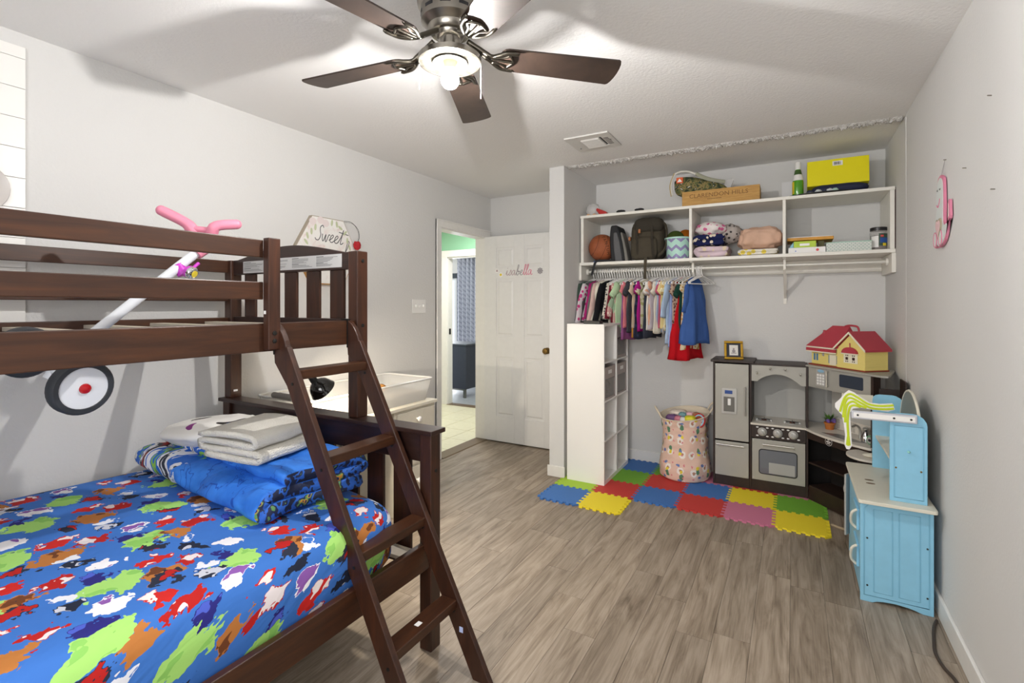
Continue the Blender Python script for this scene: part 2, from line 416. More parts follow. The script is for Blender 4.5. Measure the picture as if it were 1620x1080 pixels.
# painted name and flowers on the door
M('decal_rose', '#d9849a', 0.7); M('decal_pale', '#b9a5a8', 0.7); M('decal_grey', '#9a9598', 0.7); M('decal_yellow', '#ecd23a', 0.7); M('decal_white', '#f6f4f2', 0.7)
dm = frame((-2.435, 4.1492, 1.640), (1, 0, 0), (0, 0, 1), (0, -1, 0))
ls, _ = cursive('isabella', 0.094, 0.0034, dm)
for i, mb in enumerate(ls): mb.obj('letter', ('decal_pale', 'decal_pale', 'decal_pale', 'decal_grey', 'decal_grey', 'decal_rose', 'decal_rose', 'decal_rose')[i], door, smooth=True)
def flower(cx, cz, r, n, mat, core, parent):
    mb = MB()
    for k in range(n):
        a = 2 * PI * k / n
        mb.sphere((cx + r * .62 * math.cos(a), 4.1494, cz + r * .62 * math.sin(a)), (r * .24, .0006, r * .24), 10, 6)
    mb.obj('flower_decal', mat, parent, smooth=True)
    MB().sphere((cx, 4.1492, cz), (r * .42, .0008, r * .42), 12, 6).obj('flower_centre', core, parent, smooth=True)
flower(-2.062, 1.672, 0.036, 8, 'decal_grey', 'decal_grey', door)
flower(-2.492, 1.648, 0.030, 7, 'decal_white', 'decal_yellow', door)
flower(-2.535, 1.688, 0.028, 6, 'decal_white', 'decal_pale', door)

# hall and far room seen through the doorway
hall = struct(box('floor_hall', 'grout', None, -4.40, XL - 0.0, 2.4, 5.45, -0.06, -0.004, 0))
ty = 4.04 - 0.33 * 5
while ty < 5.40:
    tx = -4.36
    while tx < XL - 0.14:
        a, b = tx, min(tx + 0.33, XL - 0.115); c, d = max(ty, 2.4), min(ty + 0.33, 5.40)
        if b - a > .02 and d - c > .02: MB().box(a + .003, b - .003, c + .003, d - .003, -0.004, 0.0).obj('tile', 'tile_cream', hall, bevel=0.0012, seg=1)
        tx += 0.33
    ty += 0.33
struct(box('wall_hall_left', 'hall_cream', None, -4.5, -4.40, 2.4, 5.40, 0, ZC, 0))
struct(box('wall_hall_near', 'hall_cream', None, -4.5, XL - 0.11, 2.3, 2.4, 0, ZC, 0))
struct(box('wall_hall_right', 'hall_cream', None, XL - 0.11, XL - 0.01, YB + 0.1, 5.40, 0, ZC, 0))
struct(box('ceiling_hall', 'ceiling_paint', None, -4.5, XL - 0.1, 2.3, 5.5, ZC, ZC + 0.06, 0))
EX0, EX1 = -4.09, -3.28
m = MB(); m.box(-4.5, EX0, 5.40, 5.50, 0, ZC); m.box(EX1, XL - 0.01, 5.40, 5.50, 0, ZC); m.box(EX0, EX1, 5.40, 5.50, 2.0, ZC)
struct(m.obj('wall_hall_end', 'hall_green'))
d3 = struct(box('door_3', 'casing_white', None, EX0 - 0.10, EX0 + 0.004, 5.382, 5.40, 0, 2.085, 0.004))
box('casing', 'casing_white', d3, EX0 - 0.10, EX1 + 0.10, 5.380, 5.40, 2.0, 2.09, 0.004)
box('casing', 'casing_white', d3, EX1, EX1 + 0.10, 5.382, 5.40, 0, 2.0, 0.004)
box('jamb', 'casing_white', d3, EX0 - 0.01, EX0 + 0.012, 5.40, 5.50, 0, 2.0); box('jamb', 'casing_white', d3, EX0, EX1, 5.40, 5.50, 1.985, 2.0)
box('strike_plate', 'black_metal', d3, EX0 + 0.012, EX0 + 0.015, 5.42, 5.46, 0.95, 1.03)
struct(box('trim_4', 'threshold', None, EX0, EX1, 5.38, 5.50, -0.004, 0.006, 0.002))
FY = 8.2
struct(box('floor_far_room', 'far_floor', None, -8.0, -2.4, 5.45, FY, -0.06, -0.001, 0))
struct(box('ceiling_far_room', 'ceiling_paint', None, -8.0, -2.4, 5.5, FY + .1, ZC, ZC + 0.06, 0))
m = MB(); m.box(-8.0, -7.7, FY, FY + .1, 0, ZC); m.box(-5.86, -2.4, FY, FY + .1, 0, ZC); m.box(-7.7, -5.86, FY, FY + .1, 2.0, ZC)
struct(m.obj('wall_far_room_back', 'hall_cream'))
struct(box('wall_far_room_right', 'hall_cream', None, -2.4, -2.3, 5.4, FY, 0, ZC, 0)); struct(box('wall_far_room_left', 'hall_cream', None, -8.1, -8.0, 5.4, FY, 0, ZC, 0))
M('frame_dark', '#3c4348', 0.5); 
t = newmat('pane', 0.05); t.b.inputs['Transmission Weight'].default_value = 1.0; t.b.inputs['IOR'].default_value = 1.02; t.base((0.95, 0.98, 1, 1))
w2 = struct(box('window_2', 'frame_dark', None, -5.96, -5.86, FY - 0.02, FY + 0.05, 0, 2.0, 0.003))
box('head', 'frame_dark', w2, -7.7, -5.96, FY - 0.02, FY + 0.05, 1.90, 2.0); box('sill', 'frame_dark', w2, -7.7, -5.96, FY - 0.02, FY + 0.05, 0, 0.08)
box('sash', 'casing_white', w2, -6.03, -5.96, FY, FY + .03, 0.08, 1.9); box('sash', 'casing_white', w2, -6.95, -6.03, FY, FY + .03, 1.86, 1.9)
box('pane', 'pane', w2, -7.6, -6.03, FY + .012, FY + .018, 0.08, 1.86, 0)
# far room: curtain on a rod, dark dresser, wooden stand
t = newmat('curtain_cloth', 0.8); v = t.coord(scale=(1, 0.2, 1)); w = t.n('TexWave', _wave_type='BANDS', _bands_direction='DIAGONAL'); t.t.links.new(v, w.inputs[0]); w.inputs['Scale'].default_value = 7; w.inputs['Distortion'].default_value = 3
t.base(t.ramp(w.outputs[1], [(0.35, lin('#b9bac4')), (0.5, lin('#e4e4e8')), (0.8, lin('#d3d3da'))]))
cu = thing('curtain', 'pale grey patterned curtain beside the glass door of the far room', 'curtain', (-5.6, 8.1, 0))
m = MB(); m.grid(lambda u, v: (-5.86 + u * 0.52, 8.06 + 0.045 * math.sin(u * 34) + .01 * math.sin(u * 71 + v * 3), 0.02 + v * 2.26), 70, 6); m.obj('panel', 'curtain_cloth', cu, smooth='all', solid=0.004)
m = MB(); m.tube([(-6.4, 8.07, 2.29), (-5.2, 8.07, 2.29)], 0.012, 8); m.sphere((-5.62, 8.07, 2.29), .03, 10, 6); m.obj('rod', 'black_metal', cu, smooth=True)
dr = thing('dresser', 'dark navy dresser on short steel legs seen through two doorways', 'dresser', (-4.5, 6.1, 0))
M('navy_panel', '#3d404b', 0.6, vary=0.04)
box('body', 'navy_panel', dr, -5.1, -4.105, 5.86, 6.34, 0.13, 0.765, 0.004); box('top', M('dresser_top', '#5b5e66', 0.5), dr, -5.12, -4.09, 5.845, 6.35, 0.765, 0.785, 0.003)
for (a, b) in ((-4.15, 5.88), (-4.15, 6.28), (-5.06, 5.88), (-5.06, 6.28)): box('leg', 'nickel', dr, a - .02, a + .02, b, b + .03, 0, 0.13)
box('rail', 'nickel', dr, -5.06, -4.13, 5.885, 5.905, 0.105, 0.13)
st = thing('bench', 'brown wooden bench end just showing beyond the curtain', 'bench', (-4.6, 7.4, 0))
M('bench_brown', '#4a372b', 0.5)
box('seat', 'bench_brown', st, -4.9, -4.3, 7.3, 7.7, 0.55, 0.60); 
for a in (-4.9, -4.36):
    for b in (7.3, 7.64): box('leg', 'bench_brown', st, a, a + .06, b, b + .06, 0, 0.55)

# ================================================================== BUNK BED
bed = thing('bunk_bed', 'dark espresso wooden twin over full bunk bed along the left wall', 'bed', (-1.92, 0.52, 0))
EY, EX, EZ = 'espresso_y', 'espresso_x', 'espresso_z'
YN, YE = -0.46, 1.515
for (y0, y1) in ((1.506, 1.565), (-0.52, -0.461)):
    for (x0, x1) in ((-1.277, -1.22), (-2.617, -2.56)):
        p = box('lower_post', EZ, bed, x0, x1, y0, y1, 0, 0.845, 0.004)
        for z in (0.70, 0.40):
            xs_ = x1 if x0 > -2 else x0
            MB().lathe([(0.007, 0), (0.007, 0.003), (0, 0.004)], (x1, (y0 + y1) / 2, z), 10, Matrix.Rotation(R(90), 3, 'Y')).obj('bolt', 'screw', p, smooth=True)
    yc = (y0 + y1) / 2
    box('cap_board', EX, bed, -2.632, -1.205, yc - 0.046, yc + 0.044, 0.845, 0.863, 0.003)
    box('lower_end_board', EX, bed, -2.56, -1.277, yc - 0.014, yc + 0.012, 0.728, 0.845, 0.003)
    box('lower_end_rail', EX, bed, -2.56, -1.277, yc - 0.014, yc + 0.012, 0.30, 0.36, 0.003)
    for k in range(8):
        x = -1.435 - k * 0.149
        if x > -2.56: box('lower_slat', EZ, bed, max(x, -2.55), x + 0.092, yc - 0.008, yc + 0.006, 0.36, 0.728, 0.002)
box('side_rail', EY, bed, -1.252, -1.227, YN, 1.506, 0.330, 0.432, 0.003); box('side_rail', EY, bed, -2.60, -2.575, YN, 1.506, 0.330, 0.432, 0.003)
for k in range(9): box('lower_bed_slat', M('slat_pine', '#c9bfae', 0.7, vary=0.08), bed, -2.575, -1.252, -0.36 + k * 0.225, -0.29 + k * 0.225, 0.365, 0.380, 0.001)
for (y0, y1) in ((1.515, 1.575), (-0.52, -0.46)):
    for (x0, x1) in ((-1.687, -1.63), (-2.617, -2.56)):
        p = box('upper_post', EZ, bed, x0, x1, y0, y1, 0.863, 1.585, 0.004)
        if x0 > -2:
            for z in (1.543, 1.262): MB().lathe([(0.008, 0), (0.008, 0.003), (0, 0.004)], (x1, (y0 + y1) / 2, z), 10, Matrix.Rotation(R(90), 3, 'Y')).obj('bolt', 'screw', p, smooth=True)
    yc = (y0 + y1) / 2
    pts = [(-2.56, 1.508), (-1.687, 1.508)]
    for k in range(25):
        u = k / 24; x = -1.687 - u * 0.873; pts.append((x, 1.585 + 0.052 * math.sin(PI * min(1, max(0, (u - 0.04) / 0.92))) ** 1.1))
    pb = MB().prism(pts, 'y', yc - 0.016, yc + 0.010).obj('headboard', EX, bed, bevel=0.003)
    box('upper_end_rail', EX, bed, -2.56, -1.687, yc - 0.016, yc + 0.010, 1.185, 1.290, 0.003)
    for k in range(5): box('headboard_slat', EZ, bed, -1.829 - k * 0.1615, -1.740 - k * 0.1615, yc - 0.008, yc + 0.006, 1.290, 1.508, 0.002)
    if y0 > 0:
        LBL = pb
# printed warning stickers on the headboard
def sticker(x0, x1, z0, z1, y, parent, seed):
    random.seed(seed)
    s_ = box('warning_sticker', 'sticker_grey', parent, x0, x1, y - 0.0008, y, z0, z1, 0)
    m = MB(); cols = max(1, int((x1 - x0) / 0.14)); w = (x1 - x0) / cols
    for c in range(cols):
        rows = int((z1 - z0 - 0.008) / 0.0048)
        for r_ in range(rows):
            z = z1 - 0.006 - r_ * 0.0048; L = w * (0.5 + 0.4 * random.random()) if r_ % 6 else w * 0.35
            h = 0.0024 if r_ % 6 == 0 else 0.0015
            m.box(x0 + c * w + 0.006, x0 + c * w + 0.006 + L - 0.012, y - 0.0011, y - 0.0008, z - h, z)
    m.obj('small_print', 'sticker_ink', s_)
sticker(-2.472, -2.268, 1.514, 1.574, 1.529, LBL, 1); sticker(-2.262, -1.742, 1.519, 1.579, 1.529, LBL, 2)
# rails of the upper bunk
for (z0, z1) in ((1.370, 1.433), (1.520, 1.583)):
    box('guard_rail', EY, bed, -1.667, -1.645, YN, 1.092, z0, z1, 0.003); box('guard_rail', EY, bed, -2.603, -2.582, YN, 1.515, z0, z1, 0.003)
box('upper_side_rail', EY, bed, -1.667, -1.645, YN, 1.515, 1.183, 1.285, 0.003); box('upper_side_rail', EY, bed, -2.603, -2.582, YN, 1.515, 1.183, 1.285, 0.003)
for y in (1.09, -0.2):
    gp = box('guard_post', EZ, bed, -1.645, -1.613, y, y + 0.047, 1.190, 1.590, 0.003)
    for z in (1.222, 1.250): MB().lathe([(0.008, 0), (0.008, 0.003), (0, 0.005)], (-1.613, y + 0.023, z), 10, Matrix.Rotation(R(90), 3, 'Y')).obj('bolt', 'screw', gp, smooth=True)
for k in range(8): box('bunk_slat', 'slat_pine', bed, -2.582, -1.667, -0.32 + k * 0.245, -0.26 + k * 0.245, 1.252, 1.267, 0.001)
for (x, y, z, ax) in ((-1.6305, 1.09, 1.345, 'y'), (-2.56, 1.535, 0.885, 'x')):
    pass
box('paper_tag', 'white_plastic', bed, -1.640, -1.628, 1.0893, 1.09, 1.318, 1.330, 0); box('paper_tag', 'white_plastic', bed, -2.56, -2.5593, 1.53, 1.552, 0.895, 0.905, 0)

# ladder hooked on the upper rail
lad = thing('bunk_ladder', 'slanted dark wood ladder with four flat rungs hooked on the bunk rail', 'ladder', (-1.0, 1.31, 0))
def lx(z): return -0.925 - 0.5385 * z
for (y0, y1) in ((1.133, 1.155), (1.473, 1.495)):
    pts = [(lx(0), 0), (lx(1.20), 1.20)]
    for k in range(7):
        a = k / 6; pts.append((lx(1.20) - 0.006 - 0.068 * a ** 1.3 - 0.01 * a, 1.20 + 0.085 * math.sin(a * PI / 2)))
    pts += [(-1.643, 1.14), (lx(1.06) - 0.078, 1.06), (lx(0) - 0.078, 0)]
    s_ = MB().prism(pts, 'y', y0, y1).obj('stile', EZ, lad, bevel=0.003)
    for z in (1.07, 0.79, 0.50, 0.225): MB().lathe([(0.006, 0), (0.006, 0.002), (0, 0.003)], (lx(z) - 0.04, y0, z), 10, Matrix.Rotation(R(90), 3, 'X')).obj('bolt', 'screw', s_, smooth=True)
    MB().box(-1.645, -1.640, y0 - 0.004, y0, 1.17, 1.292).box(-1.672, -1.640, y0 - 0.008, y0 + 0.012, 1.286, 1.291).box(-1.672, -1.668, y0 - 0.008, y0 + 0.012, 1.24, 1.291).obj('hook', 'black_metal', s_, bevel=0.001)
for i, z in enumerate((1.116, 0.830, 0.540, 0.268)):
    r_ = MB().prism([(lx(z) - 0.004, z), (lx(z) - 0.006, z - 0.034), (lx(z - .034) - 0.072, z - 0.034), (lx(z) - 0.072, z)], 'y', 1.155, 1.473).obj('rung', EY, lad, bevel=0.003)
    if i == 3: MB().box(lx(z) - 0.045, lx(z) - 0.027, 1.285, 1.309, z, z + 0.0006).obj('paper_tag', 'white_plastic', r_)
box('paper_tag', M('tag_blue', '#b9c6ee', 0.6), lad, lx(.16) - 0.05, lx(.16) - 0.034, 1.4722, 1.473, 0.155, 0.175, 0)

# ------------------------------------------------------------------ mattress in a printed sheet
def splat_print(name, ground, layers, rough=0.75, coordrot=0.0, wrinkle=0.25, sc=1.0):
    """cloth with a repeating all-over print of ragged colour splats"""
    t = newmat(name, rough, spec=0.2); v0 = t.coord(); sx0 = t.n('SeparateXYZ'); t.t.links.new(v0, sx0.inputs[0]); cb0 = t.n('CombineXYZ')
    t.t.links.new(t.math('SUBTRACT', sx0.outputs[0], sx0.outputs[2]), cb0.inputs[0]); t.t.links.new(t.math('SUBTRACT', sx0.outputs[1], sx0.outputs[2]), cb0.inputs[1]); v = cb0.outputs[0]
    nz = t.noise(v, 13, 2, 0.5); wob = t.vmath('SUBTRACT', nz[1], (0.5, 0.5, 0.5))
    nz2 = t.noise(v, 38, 2, 0.6); wob2 = t.vmath('SUBTRACT', nz2[1], (0.5, 0.5, 0.5))
    col = lin(ground)
    for (c, c2, freq, stretch, offs, r, wamt, edge) in layers:
        sv = t.n('VectorMath', _operation='SCALE'); t.t.links.new(wob, sv.inputs[0]); sv.inputs['Scale'].default_value = wamt
        sv2 = t.n('VectorMath', _operation='SCALE'); t.t.links.new(wob2, sv2.inputs[0]); sv2.inputs['Scale'].default_value = wamt * 0.55
        p = t.vmath('ADD', t.vmath('ADD', v, sv.outputs[0]), sv2.outputs[0])
        mp = t.n('Mapping'); t.t.links.new(p, mp.inputs[0]); mp.inputs['Scale'].default_value = (freq * stretch[0], freq * stretch[1], freq * 0.001)
        mp.inputs['Location'].default_value = (*offs, 0); mp.inputs['Rotation'].default_value = (0, 0, 0.5)
        vo = t.voro(mp.outputs[0], 1.0, 0.22, dim='2D')
        inner = t.math('LESS_THAN', vo[0], r * 0.55); outer = t.math('LESS_THAN', vo[0], r * 0.9)
        col = t.mix(outer, col, lin(c)); 
        if c2: col = t.mix(t.math('MULTIPLY', t.math('LESS_THAN', vo[0], r * 0.8), t.math('GREATER_THAN', nz[0], 0.54)), col, lin(c2))
    t.base(col); nw = t.noise(v, 7, 3, 0.5, 0.6); t.bump(nw[0], wrinkle, 0.03)
    return MATS[name]
LY = [('#a5d873', '#8cc763', 3.7, (1, .85), (0, 0), .235, 0.128, 0), ('#f0eef2', '#8a5aa8', 3.7, (1, .85), (.50, .12), .135, 0.105, 0),
      ('#23283a', '#c8cad6', 3.7, (1, .85), (.64, .40), .125, 0.128, 0), ('#b52320', '#e8dfe0', 3.7, (1, .85), (.30, .44), .135, 0.128, 0),
      ('#b8763c', '#6e3f24', 3.7, (1, .85), (.06, .62), .165, 0.135, 0), ('#c92a26', '#f0e6e2', 3.7, (1, .85), (.44, .76), .13, 0.128, 0),
      ('#2c2a78', '#4d5fc4', 3.7, (1, .85), (.22, .16), .10, 0.120, 0), ('#2b2f40', '#b52320', 3.7, (1, .85), (.80, .74), .13, 0.135, 0), ('#e4e6ee', '#3f74c4', 3.7, (1, .85), (.86, .45), .085, 0.105, 0)]
splat_print('sheet_print', '#3f74c4', LY, 0.8)
def soft_box(x0, x1, y0, y1, z0, zt, rc, rt, nu=64, nv=64, wr=0.006):
    """cushion block: rounded plan, rounded top edge, gently wrinkled; closed"""
    cx, cy, hx, hy = (x0 + x1) / 2, (y0 + y1) / 2, (x1 - x0) / 2, (y1 - y0) / 2
    m = MB()
    prof = [(1 - 0.03 / min(hx, hy), 0.0)] + [(1 - 0.02 / min(hx, hy), 0.12), (1, .3), (1, .7)]
    rows = []; N = 120
    ztop = zt if callable(zt) else (lambda x, y: zt)
    lev = [(-0.02, 0.0), (0, 0.15), (0, 0.6)] + [(-(1 - math.cos(a)) * rt, None if False else 1 - (1 - math.sin(a)) * 0.36) for a in (R(15), R(30), R(45), R(60), R(75), R(90))]
    ins = [-rt - (min(hx, hy) - rt) * q for q in (.15, .3, .45, .6, .75, .9)]
    for (off, h) in lev + [(i_, 1.0) for i_ in ins]:
        a, b, r_ = hx + off, hy + off, max(rc + off, 0.02); r_ = min(r_, a, b)
        ring = []
        for k in range(N):
            q = 2 * PI * k / N; c, s_ = math.cos(q), math.sin(q); e = 0.18 + 0.5 * (rc / min(hx, hy))
            px_ = a * math.copysign(abs(c) ** e, c); py_ = b * math.copysign(abs(s_) ** e, s_)
            x, y = cx + px_, cy + py_; zt_ = ztop(x, y)
            w = wr * noise.noise(Vector((x * 5, y * 5, h * 3))) + wr * .5 * noise.noise(Vector((x * 14, y * 14, h * 5)))
            ring.append((x + (w if h < 1 else 0), y + (w if h < 1 else 0), z0 + (zt_ - z0) * h + w * (1.0 if h > .3 else 0)))
        rows.append(ring)
    vs = [p for r_ in rows for p in r_]; n = len(rows)
    fs = [(j * N + k, j * N + (k + 1) % N, (j + 1) * N + (k + 1) % N, (j + 1) * N + k) for j in range(n - 1) for k in range(N)]
    vs.append((cx, cy, ztop(cx, cy))); fs += [((n - 1) * N + k, (n - 1) * N + (k + 1) % N, n * N) for k in range(N)]
    fs.append(tuple(range(N))[::-1])
    m.add(vs, fs); return m
mt = soft_box(-2.572, -1.258, -0.44, 1.462, 0.382, lambda x, y: 0.640 - 0.035 * max(0, min(1, (y - 0.6) / 0.8)), 0.10, 0.075)
tag(mt.obj('mattress', 'sheet_print', smooth='all'), 'full mattress in a bright blue fitted sheet with colourful splat print', 'mattress')

def folded(path, thick, a0, a1, m, nseg=24, amp=0.006, seed=0, k=6, taper=0.0):
    """a sheet folded along a path in the local (p,z) plane and run along local q; closed mesh"""
    P = smoothpath([(p[0], p[1], 0) for p in path], k); n = len(P); L = []; Rr = []
    for i in range(n):
        d = (P[min(i + 1, n - 1)] - P[max(i - 1, 0)]).normalized(); nn = Vector((-d.y, d.x, 0))
        w = thick * (0.5 if 0 < i < n - 1 else 0.3)
        L.append(P[i] + nn * w); Rr.append(P[i] - nn * w)
    loop = L + Rr[::-1]; N = len(loop); vs = []
    for j in range(nseg + 1):
        u = j / nseg; q = a0 + (a1 - a0) * u; e = 1 - taper * (abs(2 * u - 1) ** 6)
        cz = sum(p.y for p in loop) / N
        for p in loop:
            x, z = p.x, cz + (p.y - cz) * e
            dn = Vector((noise.noise(Vector((x * 7, q * 7, z * 16 + seed))), noise.noise(Vector((x * 7 + 9, q * 7, z * 16 + seed))), noise.noise(Vector((x * 6, q * 6 + 7, z * 9 + seed)))))
            vs.append((x + amp * dn.x, q + amp * 2 * dn.y, z + amp * dn.z))
    fs = [(j * N + i, j * N + (i + 1) % N, (j + 1) * N + (i + 1) % N, (j + 1) * N + i) for j in range(nseg) for i in range(N)]
    mb = MB(); mb.add(vs, fs)
    mb.cur = 1
    for base in (0, nseg * N):
        for i in range(n - 1): mb.add([vs[base + i], vs[base + i + 1], vs[base + N - 2 - i], vs[base + N - 1 - i]], [(0, 1, 2, 3)])
    return mb.xf(m)
CL = [('#2263c0', None, 2.2, (1, 1), (.2, .3), .16, .2, 0)]
t = newmat('comforter_print', 0.6, spec=0.3); v = t.coord()
sx = t.n('SeparateXYZ'); t.t.links.new(v, sx.inputs[0])
nz = t.noise(v, 5.5, 3, 0.6, 1.2); nb = t.noise(v, 12, 2)
pat = t.ramp(nz[0], [(0.0, lin('#b3312a')), (0.36, lin('#252b3c')), (0.42, lin('#e6e6ea')), (0.47, lin('#2467c6')), (0.55, lin('#8fc34a')), (0.60, lin('#4b4f57')), (0.64, lin('#2b6fd0'))], 'CONSTANT')
blue = t.ramp(nb[0], [(0.35, lin('#2869c6')), (0.7, lin('#3c84e2'))])
fac = t.math('LESS_THAN', t.math('ADD', sx.outputs[0], t.math('MULTIPLY', nb[0], 0.25)), -1.97)
line = t.n('TexBrick'); t.t.links.new(v, line.inputs[0]); line.inputs['Scale'].default_value = 2.6; line.inputs['Mortar Size'].default_value = 0.006; t.t.links.new(t.vmath('ADD', v, t.vmath('MULTIPLY', nz[1], (.25, .25, .25))), line.inputs[0])
line.inputs['Color1'].default_value = line.inputs['Color2'].default_value = (1, 1, 1, 1); line.inputs['Mortar'].default_value = (0.35, 0.45, 0.65, 1)
blue = t.mix(1.0, blue, line.outputs[0], 'MULTIPLY')
t.base(t.mix(fac, blue, pat)); nw = t.noise(v, 11, 3); t.bump(nw[0], 0.5, 0.02)
t = newmat('comforter_lining', 0.7); v = t.coord(); nz = t.noise(v, 22, 2); t.base(t.ramp(nz[0], [(0, lin('#1d2440')), (.44, lin('#2a63c0')), (.54, lin('#1f2848')), (.62, lin('#5f8f52')), (.66, lin('#c98a34')), (.69, lin('#23305c'))], 'CONSTANT')); t.bump(t.noise(v, 30, 2)[0], .6, .01)
com = folded([(1.45, .655), (1.20, .652), (1.06, .65), (1.04, .675), (1.07, .70), (1.25, .705), (1.42, .70), (1.45, .725), (1.41, .75), (1.22, .755), (1.115, .745)], 0.046, -2.50, -1.50, frame((0, 0, 0), (0, 1, 0), (1, 0, 0), (0, 0, 1)) @ Matrix(((1, 0, 0, 0), (0, 1, 0, 0), (0, 0, 1, 0), (0, 0, 0, 1))), 60, 0.021, 2, 6, 0.12)
com.xf(Matrix.Translation((-1.95, 1.25, 0)) @ Matrix.Rotation(R(-5), 4, 'Z') @ Matrix.Translation((1.95, -1.25, 0)))
tag(com.obj('folded_comforter', ['comforter_print', 'comforter_lining'], smooth='all'), 'folded blue comforter stacked at the end of the lower bed', 'comforter')
t = newmat('pillow_print', 0.7, spec=0.2); v = t.coord(scale=(1, 1, 0.3)); nz = t.noise(v, 6, 1, 0.4, 0.6)
t.base(t.ramp(nz[0], [(0, lin('#2f2d33')), (0.30, lin('#2f2d33')), (0.34, lin('#8a3a83')), (0.39, lin('#ece9e4')), (0.66, lin('#ece9e4')), (0.69, lin('#3a3634')), (0.74, lin('#2a5fb4'))], 'CONSTANT')); nw = t.noise(v, 14, 2); t.bump(nw[0], 0.3, 0.01)
def pil(d, p):
    s_ = 1 + 0.0 * d.x; return Vector((math.copysign(abs(d.x) ** .6, d.x) * .26, math.copysign(abs(d.y) ** .6, d.y) * .17, p.z * (0.75 + .5 * (1 - abs(d.x) ** 3) * (1 - abs(d.y) ** 3)) + .008 * noise.noise(d * 4)))
pl = MB().sphere((0, 0, 0), (.25, .17, .045), 40, 24, pil).xf(Matrix.Translation((-2.24, 1.255, 0.795)) @ Matrix.Rotation(R(-6), 4, 'Z') @ Matrix.Rotation(R(-7), 4, 'Y'))
tag(pl.obj('pillow', 'pillow_print', smooth='all'), 'white pillow with dark and purple patches under the towel', 'pillow')
M('terry', '#e6e2d8', 0.95, bump=(260, 0.9, 0.01), spec=0.1)
tpts = [(-2.20, .862), (-1.98, .868), (-1.80, .858), (-1.775, .842), (-1.80, .828), (-1.99, .836), (-2.17, .838), (-2.20, .824), (-2.17, .81), (-1.95, .81), (-1.76, .803), (-1.735, .79), (-1.76, .779), (-1.95, .785), (-2.15, .79)]
tw = folded([(-1.96 + (p[0] + 2.20) * .62, p[1] + .012) for p in tpts], 0.021, 1.045, 1.335, frame((0, 0, 0), (1, 0, 0), (0, 1, 0), (0, 0, 1)), 26, 0.007, 5, 5)
tw.xf(Matrix.Translation((-1.82, 1.19, 0)) @ Matrix.Rotation(R(10), 4, 'Z') @ Matrix.Translation((1.82, -1.19, 0)))
tag(tw.obj('folded_towel', 'terry', smooth='all'), 'thick cream folded towel on top of the bedding pile', 'towel')

# ------------------------------------------------------------------ child's trike lying on the upper bunk
tr = thing('toy_trike', 'pink and white toy trike lying across the slats of the upper bunk', 'trike', (-2.0, 0.75, 1.267))
M('pink_plastic', '#e38aa2', 0.35); M('magenta_plastic', '#c535bf', 0.35); M('trike_white', '#dfe2e8', 0.25); M('tyre', '#33363b', 0.6, vary=0.1); M('red_reflector', '#b3121c', 0.2)
MB().tube([(-2.0, 1.075, 1.575), (-2.0, 0.66, 1.195)], 0.017, 14).obj('pole', 'trike_white', tr, smooth=True)
m = MB(); m.tube([(-2.0, 1.045, 1.548), (-2.0, 1.095, 1.60)], [0.026, 0.036], 10)
A, B = Vector((-2.045, 1.035, 1.668)), Vector((-1.955, 1.10, 1.658))
for (q, e, n_) in ((A, Vector((-2.10, 0.975, 1.712)), 0), (B, Vector((-1.93, 1.165, 1.672)), 1)):
    m.tube(smoothpath([(-2.0, 1.085, 1.585), (q + Vector((-2.0, 1.085, 1.585))) / 2, q, e], 5), [0.022] * 5 + [0.022] * 5 + [0.020] * 5 + [0.019], 12)
    m.sphere(e, 0.0195, 12, 8)
m.tube([A - Vector((0, 0, .02)), B - Vector((0, 0, .02))], 0.013, 10)
m.obj('handlebar', 'pink_plastic', tr, smooth=True)
bl = MB(); bn = Vector((0.82, 0.30, -0.35)).normalized(); bp = Vector((-1.965, 1.005, 1.475))
rot = Vector((0, 0, 1)).rotation_difference(bn).to_matrix()
bl.lathe([(0.022, -0.004), (0.024, 0.0), (0.024, 0.008)], bp, 18, rot); bl.tube([(-2.005, .985, 1.50), (-1.99, 1.0, 1.465)], 0.021, 12); bl.tube([bp, bp + Vector((0, .035, .035))], 0.006, 8)
bo = bl.obj('bell_clip', 'magenta_plastic', tr, smooth=True)
MB().lathe([(0.024, 0.008), (0.0235, 0.018), (0.018, 0.024), (0.010, 0.026)], bp, 20, rot, cap=False).obj('bell_dome', 'chrome', bo, smooth=True)
MB().lathe([(0.013, 0.024), (0.013, 0.0265), (0, 0.028)], bp, 16, rot).obj('bell_sticker', M('bell_yellow', '#d9c23a', 0.4), bo, smooth=True)
wn = Vector((0.93, 0.10, -0.10)).normalized(); rot = Vector((0, 0, 1)).rotation_difference(wn).to_matrix()
for (c, r_) in ((Vector((-1.865, 0.648, 1.102)), 0.082), (Vector((-2.155, 0.605, 1.198)), 0.082)):
    wh = MB().lathe([(0.062, -0.02), (r_ - .006, -0.022), (r_, -0.012), (r_, 0.012), (r_ - .006, 0.020), (0.064, 0.021), (0.062, 0.016)], c, 36, rot, cap=False).obj('wheel', 'tyre', tr, smooth=True)
    MB().lathe([(0, -0.018), (0.063, -0.018), (0.063, 0.017), (0.03, 0.021), (0, 0.022)], c, 30, rot).obj('wheel_disc', 'trike_white', wh, smooth=True)
    MB().lathe([(0.016, 0.02), (0.014, 0.027), (0.006, 0.031), (0, 0.032)], c, 16, rot).obj('hub_cap', 'red_reflector', wh, smooth=True)
MB().tube([(-1.875, .647, 1.103), (-2.15, .605, 1.197)], 0.012, 10).tube([(-2.0, .66, 1.195), (-2.01, .62, 1.12)], [0.017, 0.02], 10).obj('axle', 'trike_white', tr, smooth=True)
MB().tube(smoothpath([(-2.0, .68, 1.22), (-2.01, .5, 1.232), (-2.03, .3, 1.232)], 5), 0.012, 10).obj('frame_tube', 'trike_white', tr, smooth=True)
